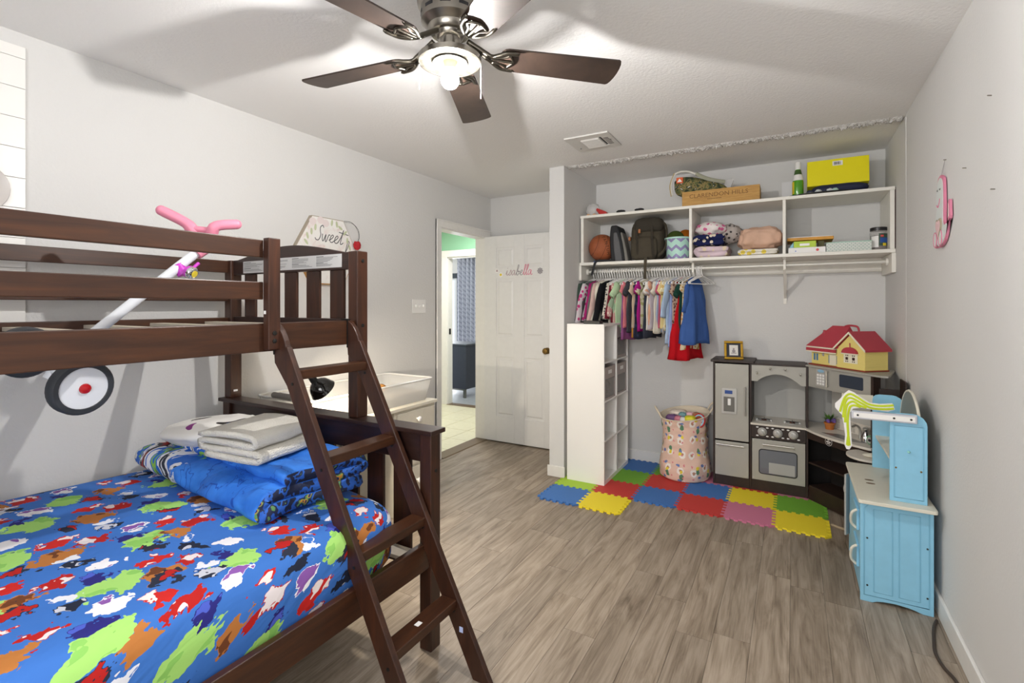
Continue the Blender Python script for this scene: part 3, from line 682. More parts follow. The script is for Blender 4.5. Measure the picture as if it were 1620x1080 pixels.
MB().sphere((-2.03, .33, 1.285), (.07, .10, .03), 20, 10).obj('saddle', 'pink_plastic', tr, smooth=True)

# ================================================================== CEILING FAN
FX, FY_, BZ = -1.025, 1.368, 2.215
fan = thing('ceiling_fan', 'five blade ceiling fan with brushed nickel housing and lit bulb', 'ceiling fan', (FX, FY_, ZC))
MB().lathe([(0.100, ZC), (0.112, 2.435), (0.114, 2.40), (0.110, 2.372), (0.100, 2.362), (0.0985, 2.318), (0.088, 2.308), (0.075, 2.300), (0.072, 2.286), (0.066, 2.280), (0.0, 2.280)], (FX, FY_, 0), 48).obj('motor_housing', 'nickel', fan, smooth=True)
m = MB()
for k in range(10):
    a0 = 2 * PI * k / 10
    for j in range(5):
        p0, p1 = a0 + j * .07, a0 + (j + 1) * .07
        rr = 0.0998
        m.add([(FX + rr * math.cos(p), FY_ + rr * math.sin(p), z) for z in (2.336, 2.347) for p in (p0, p1)] + [(FX + (rr - .004) * math.cos(p), FY_ + (rr - .004) * math.sin(p), z) for z in (2.336, 2.347) for p in (p0, p1)],
              [(0, 1, 3, 2), (4, 6, 7, 5), (0, 2, 6, 4), (1, 5, 7, 3), (0, 4, 5, 1), (2, 3, 7, 6)])
m.obj('cooling_slots', 'black_plastic', fan, kind='stuff')
MB().lathe([(0.050, 2.280), (0.046, 2.268), (0.036, 2.262), (0.037, 2.215), (0.046, 2.207), (0.082, 2.203), (0.085, 2.199), (0.085, 2.193), (0.0, 2.193)], (FX, FY_, 0), 48).obj('light_pan', 'nickel', fan, smooth=True)
MB().lathe([(0.104, 2.181), (0.107, 2.181), (0.107, 2.199), (0.104, 2.199), (0.104, 2.181)], (FX, FY_, 0), 48, cap=False).obj('light_ring', 'nickel', fan, smooth=True)
for k in range(3): MB().tube([(FX + .082 * math.cos(2.1 * k + .4), FY_ + .082 * math.sin(2.1 * k + .4), 2.199), (FX + .105 * math.cos(2.1 * k + .4), FY_ + .105 * math.sin(2.1 * k + .4), 2.196)], .003, 6).obj('ring_arm', 'nickel', fan)
t = newmat('marbled_glass', 0.15); v = t.coord(); nz = t.noise(v, 60, 4, .6, 1.0); t.base(t.ramp(nz[0], [(.35, lin('#1c1b18')), (.65, lin('#4a4841'))])); t.b.inputs['Alpha'].default_value = 0.4
MB().lathe([(0.104, 2.184), (0.060, 2.186), (0.060, 2.189), (0.104, 2.187), (0.104, 2.184)], (FX, FY_, 0), 48, cap=False).obj('glass_ring', 'marbled_glass', fan, smooth=True)
MB().lathe([(0.0, 2.191), (0.045, 2.191), (0.058, 2.180), (0.055, 2.179), (0.042, 2.186), (0.0, 2.186)], (FX, FY_, 0), 40).obj('reflector', M('reflector_white', '#f4f0e6', 0.3), fan, smooth=True)
sk = MB().lathe([(0.0, 2.186), (0.022, 2.186), (0.022, 2.160), (0.018, 2.156), (0.0, 2.156)], (FX, FY_, 0), 24).obj('socket', M('socket_cream', '#e8d9a8', 0.5), fan, smooth=True)
t = newmat('bulb_glow', 0.4); t.b.inputs['Emission Color'].default_value = (1.0, 0.975, 0.945, 1); t.b.inputs['Emission Strength'].default_value = BULB_STRENGTH; t.base((1, 1, 1, 1))
MB().sphere((FX, FY_, 2.122), (0.012, 0.012, 0.015), 16, 10).obj('filament', 'bulb_glow', fan, smooth='all')
t = newmat('bulb_glass', 0.3); t.base((1, 1, 1, 1)); t.b.inputs['Alpha'].default_value = 0.18; t.b.inputs['Emission Color'].default_value = (1.0, 0.98, 0.95, 1); t.b.inputs['Emission Strength'].default_value = 40
MB().lathe([(0.0, 2.094), (0.012, 2.095), (0.022, 2.101), (0.029, 2.112), (0.031, 2.124), (0.028, 2.136), (0.020, 2.147), (0.014, 2.156)], (FX, FY_, 0), 24).obj('bulb', 'bulb_glass', fan, smooth='all')
# blades and their scrolled irons
def blade_outline():
    pts = []
    for k in range(9):
        a = R(-90 + 180 * k / 8); pts.append((0.620 - 0.018 + 0.018 * math.cos(a), 0.068 * math.sin(a)))
    for k in range(9):
        a = R(90 + 180 * k / 8); pts.append((0.168 + 0.03 + 0.03 * math.cos(a), 0.056 * math.sin(a)))
    return pts
bmesh_ = MB().prism(blade_outline(), 'z', -0.003, 0.003).mesh('blade'); bmesh_.materials.append(MATS['blade_wood'])
im = MB()
for s_ in (-1, 1):
    im.tube(smoothpath([(0.062, 0.0, 0.052), (0.095, s_ * .004, 0.030), (0.140, s_ * 0.012, 0.0), (0.165, s_ * 0.030, -0.006), (0.190, s_ * 0.046, -0.006), (0.235, s_ * 0.050, -0.006)], 4), [0.009] * 8 + [0.007] * 12 + [0.004], 8)
    im.tube(smoothpath([(0.150, s_ * .014, -0.005), (0.185, s_ * 0.020, -0.006), (0.205, s_ * 0.036, -0.006)], 4), 0.0045, 8)
im.tube(smoothpath([(0.140, 0, -0.003), (0.19, 0, -.006), (0.222, 0, -0.006)], 4), 0.005, 8); im.tube(smoothpath([(0.205, .036, -.006), (.222, 0, -.006), (.205, -.036, -.006)], 4), 0.0045, 8)
imesh = im.mesh('blade_iron'); imesh.materials.append(MATS['nickel_dark']); imesh.polygons.foreach_set('use_smooth', [True] * len(imesh.polygons))
for k in range(5):
    a = R(43 + 72 * k)
    b_ = link('blade', bmesh_, fan, bevel=0.001); b_.location = (FX, FY_, BZ); b_.rotation_euler = Matrix.Rotation(a, 3, 'Z').to_euler()
    b_.rotation_euler = (Matrix.Rotation(a, 3, 'Z') @ Matrix.Rotation(R(-11), 3, 'X')).to_euler()
    i_ = link('blade_iron', imesh, fan); i_.location = (FX, FY_, BZ); i_.rotation_euler = (Matrix.Rotation(a, 3, 'Z') @ Matrix.Rotation(R(-6), 3, 'X')).to_euler()
for (dx, dy, L) in ((-0.093, -0.052, 0.085), (0.094, 0.050, 0.12)):
    MB().tube([(FX + dx, FY_ + dy, 2.178), (FX + dx, FY_ + dy, 2.178 - L)], 0.0012, 6).obj('pull_chain', 'white_plastic', fan)

# ------------------------------------------------------------------ ceiling vent
vt = thing('ceiling_vent', 'white metal air register in the ceiling in front of the closet', 'vent', (-1.155, 3.12, ZC))
M('vent_white', '#dcdad6', 0.4, 0.1)
m = MB(); m.box(-1.305, -1.008, 2.972, 3.03, 2.430, ZC); m.box(-1.305, -1.008, 3.21, 3.268, 2.430, ZC); m.box(-1.305, -1.215, 3.03, 3.21, 2.430, ZC); m.box(-1.075, -1.008, 3.03, 3.21, 2.430, ZC); m.obj('frame', 'vent_white', vt, bevel=0.003)
box('duct', 'black_plastic', vt, -1.215, -1.075, 3.03, 3.21, 2.436, ZC, 0)
for k in range(9): MB().prism([(3.034 + k * .019, 2.436), (3.038 + k * .019, 2.436), (3.050 + k * .019, 2.422), (3.046 + k * .019, 2.422)], 'x', -1.213, -1.09).obj('louvre', 'vent_white', vt)
m = MB()
for k in range(6): m.box(-1.066 + .0 * k, -1.034, 3.06 + k * .024, 3.066 + k * .024, 2.4285, 2.4305)
m.obj('damper_slots', 'black_plastic', vt, kind='stuff')
MB().lathe([(0.006, 2.430), (0.006, 2.426), (0, 2.424)], (-1.27, 3.19, 0), 10).lathe([(0.006, 2.430), (0.006, 2.426), (0, 2.424)], (-1.03, 3.10, 0), 10).obj('screws', 'chrome', vt, smooth=True, kind='stuff')

# ------------------------------------------------------------------ on the left wall
sh = thing('shiplap_panel', 'white shiplap board panel mounted high on the left wall', 'wall panel', (-2.68, 0.3, 1.3))
z = 1.14
while z < 2.36:
    box('board', 'laminate_white', sh, -2.689, -2.674, -0.55, 0.752, z + .0008, min(z + .1185, 2.38), 0.001); z += 0.1193
mr = thing('wall_plate', 'round pale plate hung on the white shiplap panel', 'decoration', (-2.66, 0.55, 1.8))
MB().lathe([(0, 0), (0.085, 0.002), (0.10, 0.012), (0.098, 0.016), (0.08, 0.006), (0, 0.004)], (-2.673, 0.605, 1.80), 28, Matrix.Rotation(R(90), 3, 'Y')).obj('plate', M('plate_pale', '#cfc9c4', 0.3), mr, smooth=True)
# light switch
sw = thing('light_switch', 'white three gang light switch plate beside the doorway', 'switch', (-2.685, 3.16, 1.34))
box('plate', 'white_plastic', sw, -2.689, -2.683, 3.078, 3.245, 1.284, 1.398, 0.002)
for y in (3.115, 3.1615, 3.208): box('toggle', 'white_plastic', sw, -2.684, -2.670, y - .004, y + .004, 1.335, 1.355, 0.001)
wo = thing('wall_outlet', 'white outlet plate on the wall behind the clear tote', 'outlet', (-2.685, 2.355, .75))
box('plate', 'white_plastic', wo, -2.689, -2.684, 2.315, 2.395, .70, .815, .002)
for z in (.735, .78): box('socket', 'trim_white', wo, -2.684, -2.6825, 2.338, 2.372, z - .014, z + .014, .001)
# hexagon sign with lettering
sg = thing('hexagon_sign', 'hexagonal white sign with sweet in script and blush flowers', 'sign', (-2.685, 2.22, 1.705))
t = newmat('sign_face', 0.7); v = t.coord(); nz = t.noise(v, 14, 3, .5, .8); sp = t.n('SeparateXYZ'); t.t.links.new(v, sp.inputs[0])
t.base(t.ramp(nz[0], [(.5, lin('#eceae6')), (.62, lin('#e6dcd8')), (.75, lin('#dcc9c6'))]))
M('sign_edge', '#a89d8c', 0.7); M('gold_wood', '#b98a4a', 0.6)
hexp = [(2.222 + .252 * math.cos(R(60 * k)), 1.705 + .252 * math.sin(R(60 * k))) for k in range(6)]
hexi = [(2.222 + .246 * math.cos(R(60 * k)), 1.705 + .246 * math.sin(R(60 * k))) for k in range(6)]
MB().prism(hexp[0:4], 'x', -2.689, -2.660).obj('edge_frame', 'sign_edge', sg); MB().prism([hexp[3], hexp[4], hexp[5], hexp[0]], 'x', -2.689, -2.660).obj('edge_frame', 'gold_wood', sg); MB().prism(hexi, 'x', -2.660, -2.6575).obj('face', 'sign_face', sg)
sm = frame((-2.6570, 2.122, 1.772), (0, 1, 0), (0, 0, 1), (1, 0, 0))
M('script_ink', '#5a5a5c', 0.7)
for mb in cursive('Sweet', 0.10, 0.0030, sm @ Matrix.Rotation(R(-3), 4, 'Z'), 0.2)[0]: mb.obj('letter', 'script_ink', sg, smooth=True)
for mb in cursive('l', 0.12, 0.0028, frame((-2.6570, 2.338, 1.662), (0, 1, 0), (0, 0, 1), (1, 0, 0)), 0.25)[0]: mb.obj('letter', 'script_ink', sg, smooth=True)
M('leaf_sage', '#c0c7a4', 0.8); M('petal_blush', '#e4d8d6', 0.8)
random.seed(11)
for (y, z, k) in ((2.16, 1.90, 0), (2.20, 1.885, 0), (2.25, 1.895, 1), (2.29, 1.89, 1), (2.32, 1.87, 1), (2.12, 1.85, 1), (2.09, 1.82, 1), (2.06, 1.79, 1), (2.36, 1.84, 1), (2.38, 1.79, 1), (2.10, 1.885, 0), (2.40, 1.745, 1), (2.05, 1.75, 1)):
    mb = MB()
    if k: mb.sphere((0, 0, 0), (.001, .009, .022), 10, 6).xf(Matrix.Translation((-2.657, y, z)) @ Matrix.Rotation(R(random.uniform(-70, 70)), 4, 'X'))
    else: mb.sphere((-2.657, y, z), (.001, .028, .024), 14, 6)
    mb.obj('painted_leaf' if k else 'painted_flower', 'leaf_sage' if k else 'petal_blush', sg, smooth=True)
# rose on a wire
rs = thing('fabric_rose', 'small red fabric rose dangling from a bent wire off the sign corner', 'flower', (-2.63, 2.43, 1.75))
MB().tube(smoothpath([(-2.65, 2.345, 1.92), (-2.64, 2.40, 1.918), (-2.63, 2.45, 1.875), (-2.63, 2.462, 1.82), (-2.63, 2.446, 1.79)], 6), 0.0014, 6).tube(smoothpath([(-2.65, 2.345, 1.915), (-2.63, 2.41, 1.905), (-2.62, 2.444, 1.85), (-2.625, 2.446, 1.79)], 6), 0.001, 6).obj('wire', 'black_metal', rs)
M('rose_red', '#b01522', 0.7)
m = MB()
for k in range(7):
    a = 2 * PI * k / 7; m.sphere((-2.63 + .012 * math.cos(a), 2.442 + .014 * math.sin(a), 1.765), (.010, .014, .026), 12, 10, lambda d, p: p * (1 + .35 * noise.noise(d * 4 + Vector((k * 3, 0, 0)))))
m.sphere((-2.63, 2.442, 1.757), (.018, .022, .026), 12, 8); m.obj('petals', 'rose_red', rs, smooth=True)

# ------------------------------------------------------------------ desk, tote of bedding, heat lamp
dk = thing('desk', 'cream painted desk with drawers standing behind the bed end', 'desk', (-2.43, 2.2, 0))
M('desk_cream', '#dcd6c6', 0.5, vary=0.03)
box('desk_top', 'desk_cream', dk, -2.672, -2.165, 1.66, 2.745, 0.672, 0.695, 0.004)
for y0, y1 in ((2.335, 2.735), (1.67, 1.72)): box('pedestal', 'desk_cream', dk, -2.665, -2.185, y0, y1, 0, 0.672, 0.003)
for z0, z1 in ((0.50, 0.655), (0.30, 0.485), (0.06, 0.285)):
    d_ = MB().box(-2.185, -2.172, 2.352, 2.72, z0, z1).obj('drawer', 'desk_cream', dk, bevel=0.004)
    MB().lathe([(0.006, 0), (0.006, 0.012), (0.017, 0.020), (0.018, 0.028), (0.010, 0.034), (0, 0.035)], (-2.172, 2.535, (z0 + z1) / 2 + .02), 16, Matrix.Rotation(R(90), 3, 'Y')).obj('knob', 'white_plastic', d_, smooth=True)
to = thing('storage_tote', 'clear plastic tote of bedding shavings on the cream desk', 'storage box', (-2.4, 2.22, 0.695))
t = newmat('clear_plastic', 0.18); t.base(lin('#f2f2f0')); t.b.inputs['Alpha'].default_value = 0.38
tx0, tx1, tyy0, tyy1, tz0, tz1 = -2.635, -2.185, 1.70, 2.735, 0.697, 0.842
def tote(e, z0, z1, inner):
    m = MB()
    lo, hi = rrect(tx0 + .03 + e, tx1 - .03 - e, tyy0 + .03 + e, tyy1 - .03 - e, .05), rrect(tx0 + e, tx1 - e, tyy0 + e, tyy1 - e, .05)
    n = len(lo); m.add([(p[0], p[1], z0) for p in lo] + [(p[0], p[1], z1) for p in hi], [(i, (i + 1) % n, n + (i + 1) % n, n + i) for i in range(n)])
    if inner: m.add([(p[0], p[1], z0) for p in lo], [tuple(range(n))])
    return m
tote(0, tz0, tz1, True).obj('walls', 'clear_plastic', to, smooth=True, solid=0.002)
hi = rrect(tx0, tx1, tyy0, tyy1, .05); MB().tube([(p[0], p[1], tz1) for p in hi], 0.006, 8, closed=True).obj('rim', M('rim_plastic', '#e9e9e6', 0.3, alpha=0.85), to, smooth=True)
t = newmat('shavings', 0.95, spec=0.1); v = t.coord(); nz = t.noise(v, 55, 4, .7); t.base(t.ramp(nz[0], [(.3, lin('#b9a890')), (.55, lin('#e2d8c8')), (.75, lin('#f2ece0'))])); t.bump(nz[0], 1.0, .02)
m = MB()
def shv(u, v):
    x = tx0 + .04 + u * (tx1 - tx0 - .08); y = tyy0 + .04 + v * (tyy1 - tyy0 - .08)
    return (x, y, 0.752 + .012 * noise.noise(Vector((x * 9, y * 9, 1))) + .006 * noise.noise(Vector((x * 40, y * 40, 2))))
m.grid(shv, 30, 70)
nu, nv = 30, 70; edge = [i for i in range(nu + 1)] + [j * (nu + 1) + nu for j in range(1, nv + 1)] + [nv * (nu + 1) + i for i in range(nu - 1, -1, -1)] + [j * (nu + 1) for j in range(nv - 1, 0, -1)]
bot = []
for i in edge: bot.append((m.v[i][0], m.v[i][1], 0.703))
b0 = len(m.v); ne = len(edge); m.v += bot
for i in range(ne): m.f.append([edge[i], edge[(i + 1) % ne], b0 + (i + 1) % ne, b0 + i]); m.mi.append(0)
m.f.append([b0 + i for i in range(ne)]); m.mi.append(0)
so = m.obj('bedding_shavings', 'shavings', to, smooth='all')
hm = MB().sphere((-2.40, 2.43, 0.79), (.035, .05, .032), 18, 12, lambda d, p: p * (1 + .12 * noise.noise(d * 3)))
tag(hm.obj('straw_ball', M('straw_tan', '#b07a3a', 0.9, bump=(80, 1.0)), smooth='all'), 'small tan straw ball lying in the clear tote', 'pet toy')
hl = thing('heat_lamp', 'black dome heat lamp clamped beside the clear tote', 'lamp', (-2.15, 1.72, 0.86))
M('lamp_black', '#14120f', 0.12, 0.3, coat=0.6)
ld = Vector((0.10, 0.55, -0.62)).normalized(); rot = Vector((0, 0, 1)).rotation_difference(ld).to_matrix(); lp = Vector((-2.150, 1.712, 0.955))
MB().lathe([(0.016, -0.012), (0.020, 0.0), (0.034, 0.008), (0.050, 0.024), (0.060, 0.046), (0.066, 0.068), (0.069, 0.069), (0.067, 0.064), (0.058, 0.045), (0.047, 0.025), (0.030, 0.012), (0.014, 0.008)], lp, 40, rot, cap=False).obj('shade', 'lamp_black', hl, smooth=True)
MB().lathe([(0.0, -0.055), (0.013, -0.054), (0.015, -0.030), (0.019, -0.012), (0.019, 0.010), (0, 0.010)], lp, 20, rot).obj('lamp_holder', 'black_plastic', hl, smooth=True)
t = newmat('heat_glow', 0.4); t.b.inputs['Emission Color'].default_value = (1.0, 0.87, 0.68, 1); t.b.inputs['Emission Strength'].default_value = HEAT_STRENGTH
MB().lathe([(0.012, 0.010), (0.014, 0.022), (0.021, 0.036), (0.022, 0.046), (0.016, 0.056), (0, 0.060)], lp, 18, rot).obj('bulb', 'heat_glow', hl, smooth='all')
MB().tube(smoothpath([lp - ld * .05, lp - ld * .09 + Vector((-.01, 0, -.02)), (-2.19, 1.64, .93), (-2.20, 1.63, 0.86)], 5), 0.006, 8).tube([(-2.21, 1.625, 0.868), (-2.21, 1.70, 0.852)], 0.008, 8).obj('clamp_arm', 'nickel', hl, smooth=True)
ch = MB().lathe([(0.014, 0), (0.016, 0.004), (0.016, 0.146), (0.014, 0.15)], (0, 0, 0), 16, cap=True).xf(Matrix.Translation((-2.36, 1.622, 0.881)) @ Matrix.Rotation(R(90), 4, 'Y'))
tag(ch.obj('grey_roller', M('roller_grey', '#6d6862', 0.7), smooth=True), 'short grey roll lying on the lower bed end cap', 'roll')

# ================================================================== CLOSET SHELF UNIT
cs = thing('closet_shelf', 'white two tier closet shelf unit with hanging rod spanning the alcove', 'shelf', (-0.5, 4.07, 1.55))
SP = 'shelf_paint'; SY, SB = 3.86, 4.275
box('top_board', SP, cs, -1.545, 0.555, SY, SB, 2.072, 2.094, 0.002); box('lower_board', SP, cs, -1.552, 0.558, SY, SB, 1.680, 1.703, 0.002)
for x0, x1 in ((-1.540, -1.516), (-0.676, -0.656), (-0.062, -0.043), (0.529, 0.553)): box('upright', SP, cs, x0, x1, SY + .003, SB, 1.703, 2.072, 0.002)
box('side_gap', M('gap_dark', '#4a3230', 0.8), cs, 0.5535, 0.5585, SY + .01, SB - .2, 1.705, 2.09, 0)
for x0, x1 in ((-1.5545, -1.535), (0.537, 0.5595)): 
    l_ = box('end_cleat', SP, cs, x0, x1, SY + .0, SB, 1.555, 1.679, 0.003)
box('wall_cleat', SP, cs, -1.535, 0.537, SB - .02, SB, 1.585, 1.679, 0.002)
RY, RZ = 4.0, 1.633
MB().tube([(-1.535, RY, RZ), (0.537, RY, RZ)], 0.0125, 14).obj('hanging_rod', M('rod_white', '#d9d7cf', 0.35, 0.2), cs, smooth=True)
for x in (-1.528, 0.530): MB().lathe([(0.026, -.006), (0.026, .006), (0.016, .012)], (x, RY, RZ), 18, Matrix.Rotation(R(90), 3, 'Y')).obj('rod_cup', SP, cs, smooth=True)
for x in (-0.668, -0.052):
    m = MB(); m.box(x - .011, x + .011, SB - .006, SB, 1.36, 1.679); m.box(x - .011, x + .011, SY + .04, SB, 1.673, 1.680)
    m.prism([(SB - .006, 1.40), (SB - .006, 1.44), (RY - .02, 1.622), (RY - .02, 1.600)], 'x', x - .008, x + .008); m.box(x - .008, x + .008, RY - .026, RY + .004, 1.605, 1.680)
    m.obj('bracket', SP, cs, bevel=0.001)

# ------------------------------------------------------------------ cube shelf
cb = thing('cube_shelf', 'tall white eight cube shelf standing just inside the closet', 'shelf', (-1.37, 3.82, 0.011))
LW = 'laminate_white'; cx0, cx1, cy0, cy1, cz0, cz1 = -1.513, -1.215, 3.510, 4.120, 0.011, 1.207
for y0, y1 in ((cy0, cy0 + .016), (cy1 - .016, cy1)): box('side_panel', LW, cb, cx0, cx1, y0, y1, cz0, cz1, 0.0015)
box('top_panel', LW, cb, cx0, cx1, cy0 + .016, cy1 - .016, cz1 - .016, cz1, 0.001); box('bottom_panel', LW, cb, cx0, cx1, cy0 + .016, cy1 - .016, cz0, cz0 + .03, 0.001)
box('middle_divider', LW, cb, cx0 + .004, cx1, 3.807, 3.823, cz0 + .03, cz1 - .016, 0.001)
box('back_panel', LW, cb, cx0, cx0 + .004, cy0 + .016, cy1 - .016, cz0 + .03, cz1 - .016, 0)
CZ = [cz0 + .03, .334, .628, .918, cz1 - .016]
for z in CZ[1:4]:
    for y0, y1 in ((cy0 + .016, 3.807), (3.823, cy1 - .016)): box('shelf_board', LW, cb, cx0 + .004, cx1, y0, y1, z - .006, z + .006, 0.001)
M('bin_fabric', '#b4aaa6', 0.85, bump=(300, .4)); 
t = newmat('bin_window', 0.15); t.base(lin('#8f8a86')); t.b.inputs['Alpha'].default_value = 0.55
def bin_(yc, z0, label):
    b = thing('fabric_bin', label, 'storage bin', (-1.36, yc, z0), 'grey fabric bins in the cube shelf')
    x0, x1, y0, y1, h = -1.495, -1.222, yc - .128, yc + .128, .262
    m = MB(); m.box(x0, x1, y0, y0 + .005, z0, z0 + h); m.box(x0, x1, y1 - .005, y1, z0, z0 + h); m.box(x0, x0 + .005, y0 + .005, y1 - .005, z0, z0 + h); m.box(x0 + .005, x1, y0 + .005, y1 - .005, z0, z0 + .006)
    m.box(x1 - .006, x1, y0 + .005, y1 - .005, z0 + .165, z0 + h - .008); m.box(x1 - .006, x1, y0 + .005, y1 - .005, z0 + .006, z0 + .022); m.box(x1 - .006, x1, y0 + .005, y0 + .018, z0 + .022, z0 + .165); m.box(x1 - .006, x1, y1 - .018, y1 - .005, z0 + .022, z0 + .165)
    m.obj('shell', 'bin_fabric', b, bevel=.001)
    box('window', 'bin_window', b, x1 - .004, x1 - .003, y0 + .018, y1 - .018, z0 + .022, z0 + .165, 0)
    box('label_card', 'white_plastic', b, x1 - .0005, x1 + .0006, yc - .04, yc + .04, z0 + .20, z0 + .228, 0)
    random.seed(int(yc * 1000 + z0 * 77)); m = MB()
    for k in range(9): m.sphere((random.uniform(x0 + .05, x1 - .05), random.uniform(y0 + .05, y1 - .05), z0 + .035 + .012 * k), (.05, .05, .028), 12, 8, lambda d, p: p * (1 + .3 * noise.noise(d * 2 + Vector((k, 0, 0)))))
    m.obj('contents', M('bin_stuff', '#b9ada4', 0.9, vary=0.5), b, smooth='all', kind='stuff')
bin_(3.666, .626, 'grey fabric bin in the near cube of the third row'); bin_(3.964, .626, 'grey fabric bin in the far cube of the third row'); bin_(3.964, .926, 'grey fabric bin in the top far cube under the clothes')
tag(box('dark_case', 'black_plastic', None, -1.385, -1.255, 3.525, 3.60, 1.2075, 1.232, 0.004), 'flat black case on top of the cube shelf', 'case')

# ------------------------------------------------------------------ clothes on hangers
hg = MB()
arc = [(0, 0.0165 * math.cos(R(a)), 0.0165 * math.sin(R(a)) + 0.0) for a in range(-40, 200, 20)]
hg.tube([Vector(p) for p in arc] + [Vector((0, -0.0165, -.012)), Vector((0, -0.006, -.04)), Vector((0, 0, -.062))], 0.0040, 6)
hg.tube(smoothpath([(0, 0, -.060), (0, .03, -.068), (0, .135, -.105), (0, .142, -.114), (0, .132, -.121), (0, 0, -.121), (0, -.132, -.121), (0, -.142, -.114), (0, -.135, -.105), (0, -.03, -.068), (0, 0, -.060)], 4), 0.0042, 6)
hmesh = hg.mesh('hanger'); hmesh.materials.append(MATS['white_plastic']); hmesh.polygons.foreach_set('use_smooth', [True] * len(hmesh.polygons))
def hanger(x, rz, label, group, tilt=0.0):
    o = bpy.data.objects.new('clothes_hanger', hmesh); COL.objects.link(o); o.location = (x, RY, RZ); o.rotation_euler = (tilt, 0, rz)
    return tag(o, label, 'hanger', group)
def garment_mesh(w, L, sleeve, flare, seed, thick):
    """hollow-looking body hung from the shoulders, with sleeves; one closed cloth surface a piece"""
    mb = MB(); N, Mr = 28, 16; rows = []
    for j in range(Mr + 1):
        tt = j / Mr
        if tt < 0.12: q = tt / 0.12; hw = 0.035 + (w - 0.035) * q ** .75; z = -0.070 - 0.035 * q
        else: q = (tt - .12) / .88; hw = w * (1 - .05 * math.sin(PI * min(1, q * 2.2))) * (1 + flare * q ** 1.1); z = -0.105 - (L - 0.105) * q
        tx = thick * (.45 + .75 * min(1, tt * 2)) * (1 + flare * .6 * tt)
        ring = []
        for k in range(N):
            a = 2 * PI * k / N; c, s_ = math.cos(a), math.sin(a)
            fold = 0.25 * math.sin(5 * a + seed) + .18 * math.sin(9 * a + seed * 2.1)
            y = hw * math.copysign(abs(c) ** .9, c) * (1 + .03 * math.sin(z * 30 + seed)); x = tx * s_ * (1 + fold * tt * 1.3) + .004 * math.sin(y * 38 + seed * 3) * tt
            ring.append((x, y, z + .006 * math.sin(3 * a + seed) * tt))
        rows.append(ring)
    vs = [p for r_ in rows for p in r_]
    mb.add(vs, [(j * N + k, j * N + (k + 1) % N, (j + 1) * N + (k + 1) % N, (j + 1) * N + k) for j in range(Mr) for k in range(N)] + [tuple(range(N))[::-1], tuple(range(Mr * N, Mr * N + N))])
    if sleeve > 0:
        for s_ in (-1, 1):
            p0 = Vector((0, s_ * (w - .03), -.118)); d = Vector((0.0, s_ * (.42 if sleeve > .15 else .8), -1)).normalized()
            pts = [p0 + d * (sleeve * u) + Vector((.004 * math.sin(u * 7 + seed), s_ * -.03 * u * u * (1 if sleeve > .15 else 0), 0)) for u in (0, .15, .3, .45, .6, .75, .9, 1)]
            mb.tube(pts, [.040, .041, .038, .036, .034, .031, .030, .031], 14, flat=(.42, 1, 1))
    return mb
def cloth(name, col, c2=None, sc=40, rough=.85):
    if name in MATS: return name
    t = newmat(name, rough, spec=.15); v = t.coord(scale=(1, 1, 1)); n = t.noise(v, 9, 3)
    c = lin(col); base = t.ramp(n[0], [(.3, tuple(x * .86 for x in c[:3])), (.7, tuple(min(1, x * 1.06) for x in c[:3]))])
    if c2: 
        vo = t.voro(v, sc, 1.0); base = t.mix(t.math('LESS_THAN', vo[0], .38), base, lin(c2))
    t.base(base); n2 = t.noise(t.coord(scale=(1, 1, .25)), 26, 3); t.bump(n2[0], .5, .01)
    return name
